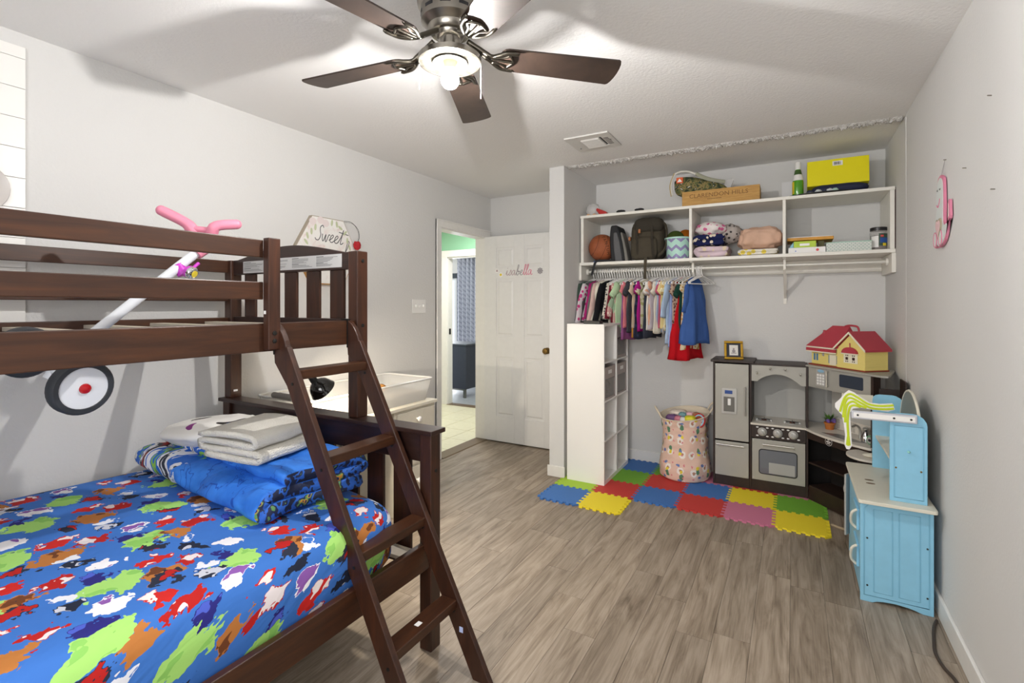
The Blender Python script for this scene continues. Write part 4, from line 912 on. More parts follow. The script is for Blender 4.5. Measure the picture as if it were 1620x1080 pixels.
# (short name, colour, second colour, half width, length, sleeve, flare, kind)
G = [('dark green jacket', '#47574e', None, .15, .40, .33, .05, 'jacket'), ('magenta and white tie-dye top', '#d8cfd2', '#c2407f', .15, .41, .34, .05, 'shirt'),
     ('charcoal grey hoodie', '#5d5d5e', None, .15, .40, .33, .05, 'hoodie'), ('deep magenta top', '#a3276b', None, .14, .40, .30, .05, 'shirt'),
     ('slate grey long-sleeve', '#6c6a6a', None, .14, .41, .31, .05, 'shirt'), ('navy long-sleeve', '#2e3654', None, .14, .38, .28, .05, 'shirt'),
     ('blush pink sweater', '#cdb0a8', None, .16, .41, .34, .08, 'sweater'), ('pale grey sweater', '#c9c6c0', None, .15, .40, .32, .05, 'sweater'),
     ('cream sweater', '#ddd6c6', None, .155, .41, .33, .06, 'sweater'), ('black cardigan', '#1b1b1f', None, .15, .41, .32, .06, 'cardigan'),
     ('cream spotted top', '#d8d0c2', '#4a4a4c', .14, .43, .30, .05, 'shirt'), ('maroon long-sleeve', '#6e1f2e', None, .13, .46, .30, .05, 'shirt'),
     ('pink floral top', '#d7a9a2', '#e6d6c8', .13, .44, .28, .05, 'shirt'), ('sage mint long-sleeve', '#a9c3a4', None, .14, .50, .30, .06, 'shirt'),
     ('pale mint tunic', '#b7d3ab', None, .135, .46, .12, .08, 'tunic'), ('dusty purple skirt set', '#97588b', None, .12, .56, 0, .15, 'skirt set'),
     ('salmon pink tee', '#dd7f88', None, .13, .46, .09, .06, 'tee'), ('tan ruffled tee', '#c9a88c', None, .13, .43, .09, .06, 'tee'),
     ('charcoal tee', '#43434a', None, .14, .50, .10, .05, 'tee'), ('amber skirt set', '#c98a3c', None, .11, .54, 0, .12, 'skirt set'),
     ('beige ruffled blouse', '#c8b39b', None, .13, .46, .09, .06, 'blouse'), ('navy star dress', '#2f3447', '#3f4560', .12, .55, .08, .10, 'dress'),
     ('fuchsia tee', '#a5217d', None, .13, .49, .08, .06, 'tee'), ('cream olive-trimmed tee', '#d5cdb4', '#a9a772', .125, .47, .09, .06, 'tee'),
     ('charcoal denim skirt set', '#3a3d49', None, .13, .54, 0, .10, 'skirt set'), ('white ruffled blouse', '#e3dfd8', None, .13, .48, .09, .08, 'blouse'),
     ('peach tee', '#d9a68c', None, .125, .44, .09, .06, 'tee'), ('lilac grey blouse', '#bdb3bb', None, .13, .47, .09, .08, 'blouse'),
     ('ivory tunic', '#dcd6c8', None, .135, .50, .10, .10, 'tunic'), ('pale blue tee', '#a9bbd2', None, .125, .49, .09, .06, 'tee'),
     ('dusty rose tee', '#b95a75', None, .125, .46, .09, .06, 'tee'), ('soft yellow blouse', '#e0cf98', None, .125, .46, .09, .08, 'blouse'),
     ('pale yellow patterned tee', '#e3d8b2', '#c9a86a', .125, .48, .09, .08, 'tee'), ('light blue long dress', '#a9bed8', None, .13, .58, .28, .12, 'dress'),
     ('periwinkle dress', '#97a6d4', None, .12, .60, 0, .14, 'dress'), ('beige floral blouse', '#bfa592', '#6b4a44', .125, .42, .10, .06, 'blouse'),
     ('bright red tulle dress', '#b4121d', None, .085, .70, .07, 1.05, 'dress'), ('forest green dress', '#20443a', None, .10, .50, .12, .14, 'dress'),
     ('cream dotted dress', '#ddd0b4', '#c79a4e', .095, .62, .08, .30, 'dress'), ('denim blue puff-sleeve dress', '#3f5f9e', None, .082, .58, .24, .95, 'dress')]
nG = len(G)
for i, (nm, c, c2, w, L, sl, fl, kd) in enumerate(G):
    random.seed(100 + i)
    x = -1.472 + i * (0.800 / (nG - 1)); rz = R(random.uniform(-30, -14)); th = .014
    if i == nG - 1: rz = R(-27); th = .030; x += .01
    if i == nG - 4: rz = R(-30); th = .035
    if i == nG - 2: rz = R(-24); th = .02
    if i == nG - 3: rz = R(-26)
    if i < 10: w *= 1.12
    mt_ = cloth('cloth_' + nm.replace(' ', '_').replace('-', '_'), c, c2, 45 if 'spot' in nm or 'dot' in nm or 'floral' in nm else 28)
    o = garment_mesh(w, L, sl, fl, i * 1.7, th).obj('hanging_' + kd.replace(' ', '_'), mt_, smooth='all')
    o.location = (x, RY, RZ); o.rotation_euler = (0, 0, rz)
    if i == 0: lab = nm + ', leftmost of the hanging clothes in the closet'
    elif i == nG - 1: lab = nm + ', rightmost of the hanging clothes in the closet'
    else: lab = nm + ' hanging next to the ' + G[i - 1][0]
    tag(o, lab, kd.split()[0] if kd != 'skirt set' else 'skirt', 'clothes hanging in the closet')
    hanger(x, rz, 'white plastic hanger holding the ' + nm, 'white hangers on the closet rod')
# white price tag on the pale blue tee
for k, dx in enumerate((0.0, .012, .024, .038)):
    hanger(-0.640 + dx, R(-16 - 4 * k), ('first', 'second', 'third', 'last')[k] + ' of four bare white hangers, counting from the blue dress to the right', 'bare hangers beside the blue dress')
pt = MB().box(-.0006, .0006, -.022, .022, -.05, 0).xf(Matrix.Translation((-.865, 3.845, 1.175)) @ Matrix.Rotation(R(35), 4, 'X'))
tag(pt.obj('price_tag', 'white_plastic'), 'white paper tag hanging from a pale tee in the closet', 'tag')

# ================================================================== ON THE SHELVES
Z1, Z2 = 1.7035, 2.0945          # tops of the lower and the upper board
# basketball with seams
t = newmat('ball_leather', 0.6); v = t.coord(); vo = t.voro(v, 260); t.base(t.ramp(t.noise(v, 8, 3)[0], [(.3, lin('#8f4c2a')), (.7, lin('#a85c35'))])); t.bump(vo[0], .5, .004)
bb = thing('basketball', 'worn brown basketball resting on a blue disc', 'ball', (-1.405, 4.005, Z1 + .018))
bc, br = Vector((-1.400, 3.995, Z1 + .016 + .113)), .113
MB().sphere(bc, br, 40, 24).obj('ball', 'ball_leather', bb, smooth='all')
M('seam_dark', '#3c2418', .8)
for (ax, rr) in (('X', 0), ('Y', 0), ('c', .6), ('c', -.6)):
    pts = []
    for k in range(40):
        a = 2 * PI * k / 40
        if ax == 'X': p = Vector((0, math.cos(a), math.sin(a)))
        elif ax == 'Y': p = Vector((math.cos(a), 0, math.sin(a)))
        else:
            cz = rr; q = math.sqrt(1 - cz * cz); p = Vector((q * math.cos(a), q * math.sin(a), cz)); p = Vector((p.z, p.x, p.y))
        p = Matrix.Rotation(R(35), 3, 'Z') @ (Matrix.Rotation(R(18), 3, 'Y') @ p); pts.append(bc + p * br)
    MB().tube(pts, .0016, 5, closed=True).obj('seam', 'seam_dark', bb)
bn = Vector((.60, -.78, .14)).normalized(); up = Vector((-.45, -.45, -.6)); ex = (Vector((0.25, .1, -.95)) - bn * Vector((0.25, .1, -.95)).dot(bn)).normalized(); ey = bn.cross(ex)
for i, chx in enumerate('TANTUM'):
    a = (i - 2.5) * .27; n_ = (bn * math.cos(a) + ex * math.sin(a)).normalized(); e_ = (ex - n_ * ex.dot(n_)).normalized()
    textmesh(chx, .036, 'seam_dark', 'letter', bb, frame(bc + n_ * (br + .0003), e_, n_.cross(e_), n_), .0003)
m = MB().lathe([(0.0, 0), (.055, 0), (.062, .005), (.062, .012), (.055, .016), (.04, .010), (0, .010)], (-1.405, 3.975, Z1), 32)
tag(m.obj('blue_disc', M('disc_blue', '#2f74d0', .4), smooth=True), 'flat blue plastic disc under the basketball', 'toy')
# black sling bag leaning beside the ball
bg = thing('sling_bag', 'narrow black and grey sling bag leaning beside the basketball', 'bag', (-1.24, 3.99, Z1))
M('nylon_black', '#17181c', .7, bump=(200, .4)); M('nylon_grey', '#5b5b5d', .75, bump=(200, .4)); M('mesh_grey', '#7d7a74', .85)
def leaf(cx, w, h, y0, y1, lean, n=14):
    pts = []
    for k in range(n + 1): q = k / n; pts.append((cx - w / 2 * (1 - .55 * q ** 3) + lean * q, Z1 + h * q))
    for k in range(n, -1, -1): q = k / n; pts.append((cx + w / 2 * (1 - .55 * q ** 3) + lean * q, Z1 + h * q))
    return MB().prism(pts, 'y', y0, y1)
leaf(-1.240, .115, .30, 3.92, 4.12, -.035).obj('body', 'nylon_black', bg, bevel=.012, seg=3, smooth=True)
leaf(-1.230, .060, .24, 3.905, 3.93, -.030).obj('front_pocket', 'nylon_grey', bg, bevel=.010, seg=3, smooth=True)
leaf(-1.172, .030, .24, 3.93, 4.05, -.045).obj('side_sleeve', 'mesh_grey', bg, bevel=.006, smooth=True)
MB().tube(smoothpath([(-1.28, 3.90, Z1 + .008), (-1.36, 3.875, Z1 + .010), (-1.405, 3.855, Z1 + .002), (-1.425, 3.850, Z1 - .06), (-1.44, 3.852, Z1 - .11)], 6), .010, 8, flat=(1, .35, 1)).obj('strap', 'nylon_black', bg, smooth=True)
# olive backpack
bk = thing('backpack', 'dark olive canvas backpack sitting in the left shelf bay', 'backpack', (-1.02, 4.05, Z1))
M('canvas_olive', '#453e31', .9, bump=(240, .5), vary=.08); M('canvas_dark', '#332e25', .9, bump=(240, .5)); M('leather_tan', '#a8683a', .6)
def bp(d, p): return Vector((math.copysign(abs(d.x) ** .55, d.x) * .135 * (1 - .12 * max(0, d.z)), math.copysign(abs(d.y) ** .6, d.y) * .115, math.copysign(abs(d.z) ** .55, d.z) * .172)) * (1 + .035 * noise.noise(d * 3.2) + .02 * noise.noise(d * 8))
MB().sphere((-1.025, 4.06, Z1 + .174), 1, 48, 32, bp).obj('main_body', 'canvas_olive', bk, smooth='all')
MB().sphere((-1.035, 3.955, Z1 + .10), 1, 36, 20, lambda d, p: Vector((math.copysign(abs(d.x) ** .5, d.x) * .105, math.copysign(abs(d.y) ** .6, d.y) * .04, math.copysign(abs(d.z) ** .5, d.z) * .095)) * (1 + .03 * noise.noise(d * 4))).obj('front_pocket', 'canvas_olive', bk, smooth='all')
MB().sphere((-1.005, 3.985, Z1 + .285), 1, 36, 20, lambda d, p: Vector((math.copysign(abs(d.x) ** .6, d.x) * .115, math.copysign(abs(d.y) ** .6, d.y) * .055, math.copysign(abs(d.z) ** .6, d.z) * .062)) * (1 + .04 * noise.noise(d * 4))).obj('top_flap', 'canvas_dark', bk, smooth='all')
for x in (-1.085, -0.965): MB().tube(smoothpath([(x, 3.945, Z1 + .30), (x, 3.918, Z1 + .22), (x + .005, 3.915, Z1 + .10), (x + .01, 3.925, Z1 + .02)], 5), .010, 8, flat=(1, .4, 1)).obj('strap', 'canvas_dark', bk, smooth=True)
MB().tube(smoothpath([(-0.915, 4.0, Z1 + .31), (-.865, 3.97, Z1 + .26), (-.868, 3.95, Z1 + .10), (-.92, 3.93, Z1 + .03)], 6), .014, 8, flat=(.5, 1, 1)).obj('shoulder_strap', 'canvas_olive', bk, smooth=True)
MB().tube(smoothpath([(-1.0, 3.915, Z1 + .012), (-1.0, 3.868, Z1 + .010), (-1.0, 3.852, Z1 - .02), (-1.003, 3.853, Z1 - .15)], 6), .012, 8, flat=(1, .3, 1)).obj('hanging_strap', 'canvas_olive', bk, smooth=True)
for (x, z) in ((-1.062, .235), (-1.165, .19)): box('leather_tab', 'leather_tan', bk, x - .009, x + .009, 3.908 if x > -1.1 else 3.99, 3.914 if x > -1.1 else 4.01, Z1 + z - .016, Z1 + z + .016, .003)
# bucket with chevrons, yarn balls
t = newmat('chevron', .4); v = t.coord(); sp = t.n('SeparateXYZ'); t.t.links.new(v, sp.inputs[0])
ang = t.math('ARCTAN2', t.math('SUBTRACT', sp.outputs[1], 4.012), t.math('SUBTRACT', sp.outputs[0], -0.785))
zz = t.math('PINGPONG', t.math('MULTIPLY', ang, 2.6), 1.0)
q = t.math('ADD', t.math('MULTIPLY', sp.outputs[2], 14.5), t.math('MULTIPLY', zz, .42))
fr = t.math('FRACT', q); t.base(t.mix(t.math('LESS_THAN', fr, .36), lin('#b6dfd2'), lin('#8f86b4')))
bu = thing('bucket', 'mint bucket with lilac chevrons holding yarn', 'bucket', (-.785, 4.012, Z1))
MB().lathe([(0, .004), (.080, .004), (.080, 0), (.083, 0), (.097, .162), (.100, .168), (.100, .172), (.094, .172), (.079, .010), (0, .010)], (-.785, 4.012, Z1), 40).obj('pail', 'chevron', bu, smooth=True)
MB().lathe([(.0975, .160), (.102, .164), (.102, .172), (.096, .1735)], (-.785, 4.012, Z1), 40, cap=False).obj('rim', M('mint', '#b9e2d6', .4), bu, smooth=True)
def yarn(c, r_, name, col, label):
    t = newmat(name, .95, spec=.1); v = t.coord(rot=(.6, .3, .8)); w = t.n('TexWave', _wave_type='RINGS'); t.t.links.new(v, w.inputs[0]); w.inputs['Scale'].default_value = 60; w.inputs['Distortion'].default_value = 4
    cc = lin(col); t.base(t.ramp(w.outputs[1], [(.2, tuple(x * .7 for x in cc[:3])), (.8, cc)])); t.bump(w.outputs[1], .8, .004)
    tag(MB().sphere(c, r_, 32, 20).obj('yarn_ball', name, smooth='all'), label, 'yarn')
yarn((-.800, 3.990, Z1 + .168), (.066, .060, .060), 'yarn_green', '#50602f', 'dark green yarn ball in the chevron bucket')
yarn((-.735, 4.045, Z1 + .185), (.056, .052, .055), 'yarn_orange', '#b8651c', 'orange yarn ball behind the green one in the bucket')
# folded clothes
def pile(name, label, mat, x0, x1, y0, y1, z0, z1, seed, cat='blanket'):
    P_ = [(x1 - .02, z0 + .3 * (z1 - z0)), ((x0 + x1) / 2, z0 + .27 * (z1 - z0)), (x0 + .03, z0 + .25 * (z1 - z0)), (x0 + .012, z0 + .5 * (z1 - z0)), (x0 + .03, z0 + .74 * (z1 - z0)), ((x0 + x1) / 2, z0 + .76 * (z1 - z0)), (x1 - .015, z0 + .7 * (z1 - z0))]
    mb = folded(P_, (z1 - z0) * .46, y0, y1, frame((0, 0, 0), (1, 0, 0), (0, 1, 0), (0, 0, 1)), 16, .006, seed, 5, .1)
    zl = min(v_[2] for v_ in mb.v); mb.xf(Matrix.Translation((0, 0, z0 + .0005 - zl)))
    return tag(mb.obj(name, mat, smooth='all'), label, cat)
cloth('fleece_pastel', '#d8c3cc', '#e3d2b8', 26); cloth('fleece_navy', '#1f2550', '#e2d6c0', 30); cloth('fleece_floral', '#ece4e2', '#d06a96', 26); cloth('fleece_grey_floral', '#b5aca6', '#3b3638', 40); cloth('cotton_pink', '#d9b39c'); cloth('cotton_white_yellow', '#ebe6da', '#e6cf5a', 24)
pile('folded_fleece', 'pastel folded fleece at the bottom of the fleece stack', 'fleece_pastel', -.645, -.395, 3.90, 4.15, Z1, Z1 + .085, 4)
pile('folded_fleece', 'navy folded fleece in the middle of the fleece stack', 'fleece_navy', -.650, -.425, 3.905, 4.13, Z1 + .088, Z1 + .178, 8)
o = MB().sphere((-.545, 4.0, Z1 + .222), (.112, .10, .055), 40, 24, lambda d, p: p * (1 + .14 * noise.noise(d * 2.5) + .05 * noise.noise(d * 7))).obj('bundled_fleece', 'fleece_floral', smooth='all'); tag(o, 'white fleece with pink flowers bundled on the fleece stack', 'blanket')
o = MB().sphere((-.415, 4.08, Z1 + .185), (.085, .09, .075), 40, 24, lambda d, p: p * (1 + .16 * noise.noise(d * 2.5 + Vector((3, 0, 0))) + .05 * noise.noise(d * 7))).obj('bundled_fleece', 'fleece_grey_floral', smooth='all'); tag(o, 'grey floral fleece bundle sliding off the back of the stack', 'blanket')
pile('folded_cloth', 'white and yellow folded cloth under the pink bundle', 'cotton_white_yellow', -.345, -.075, 3.89, 4.10, Z1, Z1 + .045, 6)
o = MB().sphere((-.205, 4.01, Z1 + .128), (.140, .11, .078), 72, 40, lambda d, p: Vector((math.copysign(abs(d.x) ** .7, d.x) * .140, math.copysign(abs(d.y) ** .7, d.y) * .105, math.copysign(abs(d.z) ** .7, d.z) * .080)) * (1 + .16 * noise.noise(d * 2.2 + Vector((9, 0, 0))) + .07 * abs(noise.noise(Vector((d.x * 8 + d.z * 3, d.y * 3, d.z * 2)))))).obj('bundled_cloth', 'cotton_pink', smooth='all'); tag(o, 'large peach pink cloth bundle on the middle shelf', 'cloth')
# boxes in the right bay
wb = thing('flat_box', 'flat white box with a red logo dot under the lime box', 'box', (.08, 3.98, Z1))
box('carton', M('carton_white', '#efedea', .5), wb, -.028, .190, 3.90, 4.14, Z1, Z1 + .040, .002); MB().lathe([(.009, 0), (.009, .0006)], (.143, 3.8995, Z1 + .020), 16, Matrix.Rotation(R(90), 3, 'X')).obj('red_dot', M('dot_red', '#d04a4a', .5), wb)
MB().lathe([(.004, 0), (.004, .0006)], (.016, 3.8995, Z1 + .016), 12, Matrix.Rotation(R(90), 3, 'X')).obj('blue_dot', M('dot_blue', '#5a78c8', .5), wb)
lb = thing('lime_box', 'small lime green box with a white label on the flat white box', 'box', (.07, 3.98, Z1 + .04))
box('carton', M('carton_lime', '#b3cf2c', .45), lb, .004, .136, 3.915, 4.05, Z1 + .0405, Z1 + .084, .002); box('label_card', 'white_plastic', lb, .040, .098, 3.9143, 3.915, Z1 + .052, Z1 + .068, 0)
MB().prism([(-.024, Z1 + .0405), (.003, Z1 + .0405), (.003, Z1 + .082)], 'y', 3.93, 4.02).obj('tissue_flap', M('tissue_blue', '#8fc4dc', .6), lb)
tag(box('wooden_tray', M('board_orange', '#d0942f', .5, vary=.1), None, -.036, .238, 3.94, 4.16, Z1 + .0915, Z1 + .112, .003), 'thin orange wooden board lying across the stacked boxes', 'board')
tag(box('paper_stack', 'carton_white', None, -.03, .23, 3.95, 4.15, Z1 + .1125, Z1 + .118, .001), 'thin stack of white paper on the orange board', 'paper')
gp_ = box('spare_carton', M('carton_olive', '#6e6a45', .7), None, .150, .186, 4.0, 4.10, Z1 + .0405, Z1 + .091, .002); tag(gp_, 'small olive carton beside the lime box under the board', 'box')
mb_ = thing('mint_box', 'long pale box with mint edges and printed dashes', 'box', (.32, 4.0, Z1))
t = newmat('dash_print', .5); v = t.coord(rot=(R(90), 0, 0)); br_ = t.n('TexBrick'); t.t.links.new(v, br_.inputs[0]); br_.inputs['Scale'].default_value = 24; br_.inputs['Mortar Size'].default_value = .05
br_.inputs['Color1'].default_value = br_.inputs['Color2'].default_value = lin('#eceae4'); br_.inputs['Mortar'].default_value = lin('#a9bdb4'); t.base(br_.outputs[0])
box('carton', 'dash_print', mb_, .194, .442, 3.915, 4.08, Z1 + .002, Z1 + .062, .001); box('lid', M('mint_edge', '#9fd2be', .5), mb_, .193, .443, 3.914, 4.081, Z1 + .062, Z1 + .066, .001); box('base', 'mint_edge', mb_, .193, .443, 3.914, 4.081, Z1, Z1 + .002, 0)
jr = thing('jar', 'clear plastic snack jar with black lid at the right end of the shelf', 'jar', (.487, 4.0, Z1))
t = newmat('jar_clear', .08); t.base(lin('#d8d4d0')); t.b.inputs['Alpha'].default_value = .35
MB().lathe([(0, 0), (.044, 0), (.048, .006), (.048, .118), (.045, .124), (.045, .132)], (.487, 3.99, Z1), 36).obj('body', 'jar_clear', jr, smooth=True)
MB().lathe([(.0475, .130), (.0475, .150), (.044, .153), (0, .153)], (.487, 3.99, Z1), 36).obj('lid', 'black_plastic', jr, smooth=True)
MB().lathe([(0, .004), (.044, .004), (.045, .10), (0, .105)], (.487, 3.99, Z1), 24).obj('contents', M('jar_brown', '#4a2a20', .7, vary=.5), jr, smooth=True)
def band(a0, a1, r_, z0, z1, mat, nm): 
    m = MB(); m.grid(lambda u, v: (.487 + r_ * math.cos(R(a0 + u * (a1 - a0))), 3.99 + r_ * math.sin(R(a0 + u * (a1 - a0))), Z1 + z0 + v * (z1 - z0)), 12, 1); m.obj(nm, mat, jr, smooth='all')
band(-150, -98, .0488, .022, .095, M('label_white', '#ebe9e6', .4), 'label_panel'); band(-96, -10, .0486, .030, .11, M('label_green', '#2f4a3a', .4), 'label_panel'); band(-88, -30, .0492, .050, .082, M('label_blue', '#23509a', .4), 'label_print'); band(-70, -45, .0494, .030, .048, M('label_yellow', '#e0c92c', .4), 'label_print'); band(-85, -65, .0490, .088, .100, 'dot_red', 'label_print')

# ------------------------------------------------------------------ on top of the unit
cbag = thing('snack_bag', 'clear bag with orange spots and a red printed band on the top board', 'bag', (-1.46, 3.98, Z2))
t = newmat('film_clear', .15); t.base(lin('#e4e2e0')); t.b.inputs['Alpha'].default_value = .5
MB().sphere((-1.475, 3.98, Z2 + .058), (.062, .05, .058), 28, 18, lambda d, p: p * (1 + .12 * noise.noise(d * 3))).obj('film', 'film_clear', cbag, smooth='all')
MB().sphere((-1.505, 3.945, Z2 + .014), (.016, .014, .012), 12, 8).obj('orange_piece', M('peach_piece', '#e0b080', .6), cbag, smooth=True); MB().sphere((-1.452, 3.945, Z2 + .014), (.016, .014, .012), 12, 8).obj('orange_piece', 'peach_piece', cbag, smooth=True)
rb = MB().prism([(-1.435, Z2 + .052), (-1.425, Z2 + .068), (-1.345, Z2 + .030), (-1.335, Z2 + .008), (-1.395, Z2 + .002)], 'y', 3.93, 3.985).obj('red_pouch', M('pouch_red', '#b8241f', .4), cbag, bevel=.006)
for (x, i_) in ((-1.205, 0), (-1.055, 1)):
    m = MB().sphere((x, 3.885, Z2 + .010), (.038, .022, .011), 18, 10, lambda d, p: p * (1 + .25 * noise.noise(d * 3 + Vector((i_ * 5, 0, 0)))))
    tag(m.obj('black_sock', 'nylon_black', smooth='all'), ('left' if i_ == 0 else 'right') + ' of two small black cloth lumps on the top board', 'cloth')
# wine crate board box
cr = thing('wooden_crate', 'shallow wooden wine crate with burnt lettering on the top board', 'crate', (-.47, 3.99, Z2))
for (a, b, c, d) in ((-.738, -.206, 3.925, 3.937), (-.738, -.206, 4.088, 4.10), (-.738, -.726, 3.937, 4.088), (-.218, -.206, 3.937, 4.088)): box('side', 'crate_wood', cr, a, b, c, d, Z2, Z2 + .118, .001)
box('bottom', 'crate_wood', cr, -.726, -.218, 3.937, 4.088, Z2, Z2 + .008, 0)
M('burnt', '#7a5730', .8)
for wd, xx in (('CLARENDON', -.545), ('HILLS', -.335)): textmesh(wd, .044, 'burnt', 'lettering', cr, frame((xx, 3.9248, Z2 + .078), (1.05, 0, 0), (0, 0, 1), (0, -1, 0)), .0002)
m = MB()
for k in range(9): m.box(-.555 + k * .011, -.547 + k * .011, 3.9245, 3.925, Z2 + .046, Z2 + .052)
m.obj('small_mark', 'burnt', cr, kind='stuff')
# camouflage zip bag in the crate
cm = thing('camo_bag', 'clear zip bag with camouflage fabric and an orange patch in the crate', 'bag', (-.62, 4.03, Z2 + .118))
t = newmat('camo', .8); v = t.coord(); nz = t.noise(v, 26, 2, .5, .5); t.base(t.ramp(nz[0], [(0, lin('#2f3a26')), (.42, lin('#5d6238')), (.50, lin('#8a7a4a')), (.56, lin('#34402a')), (.64, lin('#cfcabb'))], 'CONSTANT')); nw = t.noise(v, 30, 2); t.bump(nw[0], .5, .01)
def cbf(d, p):
    tx = (d.x + 1) / 2; h = .105 * (1 - .72 * tx)
    return Vector((d.x * .19, math.copysign(abs(d.y) ** .7, d.y) * .06, math.copysign(abs(d.z) ** .7, d.z) * h - .05 * tx)) * (1 + .06 * noise.noise(d * 4))
MB().sphere((-.620, 4.012, Z2 + .185), 1, 44, 28, cbf).obj('bundle', 'camo', cm, smooth='all')
MB().tube(smoothpath([(-.818, 3.965, Z2 + .11), (-.826, 3.96, Z2 + .19), (-.795, 3.955, Z2 + .27), (-.72, 3.96, Z2 + .285), (-.62, 3.965, Z2 + .245), (-.50, 3.965, Z2 + .19)], 6), .0075, 8).obj('zip_edge', M('zip_white', '#d9d6cc', .5), cm, smooth=True)
MB().tube(smoothpath([(-.826, 3.955, Z2 + .10), (-.834, 3.95, Z2 + .19), (-.80, 3.946, Z2 + .278)], 6), .0028, 6).obj('zip_teeth', M('zip_gold', '#b39a5a', .5), cm)
box('orange_patch', M('patch_orange', '#e0632a', .6), cm, -.785, -.735, 3.944, 3.950, Z2 + .195, Z2 + .240, .002)
MB().prism([(-.778, Z2 + .205), (-.742, Z2 + .205), (-.760, Z2 + .232)], 'y', 3.9432, 3.944).obj('patch_mark', 'white_plastic', cm)
MB().tube(smoothpath([(-.64, 3.955, Z2 + .255), (-.55, 3.94, Z2 + .20), (-.44, 3.96, Z2 + .17)], 6), .014, 8, flat=(1, .4, 1)).obj('strap', M('strap_sage', '#9a9a86', .8), cm, smooth=True)
MB().prism([(-.46, Z2 + .12), (-.44, Z2 + .19), (-.395, Z2 + .20), (-.385, Z2 + .185), (-.41, Z2 + .12)], 'y', 4.0, 4.03).obj('clear_flap', 'film_clear', cm)
# card, bottle, tray, yellow box, pouches
tag(box('blank_card', M('card_grey', '#dfdee0', .6), None, -.072, .010, 4.12, 4.128, Z2, Z2 + .155, .001), 'plain white card standing behind the green bottle', 'card')
bt = thing('bottle', 'green bottle with white cap beside the yellow box', 'bottle', (.032, 3.985, Z2 + .010))
M('liquid_green', '#4f9a1e', .15, spec=.6, coat=.5); M('label_dark_green', '#3d5a2a', .4)
MB().lathe([(0, .010), (.033, .010), (.035, .016), (.035, .105), (.031, .135), (.022, .165), (.016, .190), (.0155, .205)], (.030, 3.985, Z2), 32).obj('glass', 'liquid_green', bt, smooth=True)
MB().lathe([(.0178, .200), (.0178, .246), (.014, .252), (0, .252)], (.030, 3.985, Z2), 24).obj('cap', 'white_plastic', bt, smooth=True)
MB().lathe([(.0345, .122), (.029, .150), (.0245, .164)], (.030, 3.985, Z2), 28, cap=False).obj('neck_label', 'label_white', bt, smooth=True); MB().lathe([(.0250, .164), (.0205, .188), (.0190, .196)], (.030, 3.985, Z2), 28, cap=False).obj('neck_foil', 'label_dark_green', bt, smooth=True)
m = MB(); m.grid(lambda u, v: (.030 + .0356 * math.cos(R(-200 + u * 70)), 3.985 + .0356 * math.sin(R(-200 + u * 70)), Z2 + .03 + v * .085), 8, 1); m.obj('side_label', 'label_yellow', bt, smooth='all')
ty_ = MB().lathe([(0, .001), (.17, .001), (.205, .010), (.205, .014), (.17, .006), (0, .006)], (0, 0, 0), 40).xf(Matrix.Translation((.175, 4.02, Z2)) @ Matrix.Diagonal((1.18, .72, 1, 1)))
tag(ty_.obj('serving_tray', M('tray_black', '#2e2d2c', .35), smooth=True), 'black oval tray under the yellow box and bottle', 'tray')
yb = thing('yellow_box', 'bright yellow carton with a barcode label propped on the tray', 'box', (.26, 4.0, Z2 + .06))
mm = Matrix.Translation((.262, 3.985, Z2 + .075)) @ Matrix.Rotation(R(-7), 4, 'X') @ Matrix.Rotation(R(0), 4, 'Z')
MB().box(-.176, .176, 0, .115, 0, .178).xf(mm).obj('carton', M('carton_yellow', '#ece000', .5), yb, bevel=.002)
MB().box(-.028, .030, -.0008, 0, .130, .162).xf(mm).obj('barcode_label', 'white_plastic', yb)
random.seed(5); m = MB(); x = -.020
while x < .020:
    w_ = random.choice((.0008, .0014, .002)); m.box(x, x + w_, -.0012, -.0008, .136, .156); x += w_ + random.choice((.0008, .0016))
m.xf(mm).obj('barcode', 'black_plastic', yb, kind='stuff')
pd = thing('makeup_pouch', 'navy and dark pouch squashed under the yellow box on the tray', 'pouch', (.27, 4.0, Z2 + .01))
MB().sphere((.27, 4.03, Z2 + .043), (.165, .075, .035), 32, 16, lambda d, p: Vector((math.copysign(abs(d.x) ** .5, d.x) * .165, math.copysign(abs(d.y) ** .5, d.y) * .075, p.z)) * (1 + .06 * noise.noise(d * 3))).obj('body', M('pouch_navy', '#1c2240', .7), pd, smooth='all')
for (x, c, n_) in ((.150, '#c9cfd2', 'silver'), (.215, '#d8dde0', 'white'), (.245, '#b8dccb', 'mint'), (.10, '#232a40', 'navy')):
    o = MB().sphere((x, 3.952, Z2 + .028), (.020, .014, .016), 16, 10, lambda d, p: p * (1 + .2 * noise.noise(d * 4 + Vector((x * 30, 0, 0))))).obj('bath_bead', M('bead_' + n_, c, .35), smooth='all'); tag(o, n_ + ' crinkled bath bead on the tray in front of the pouch', 'bath bead')

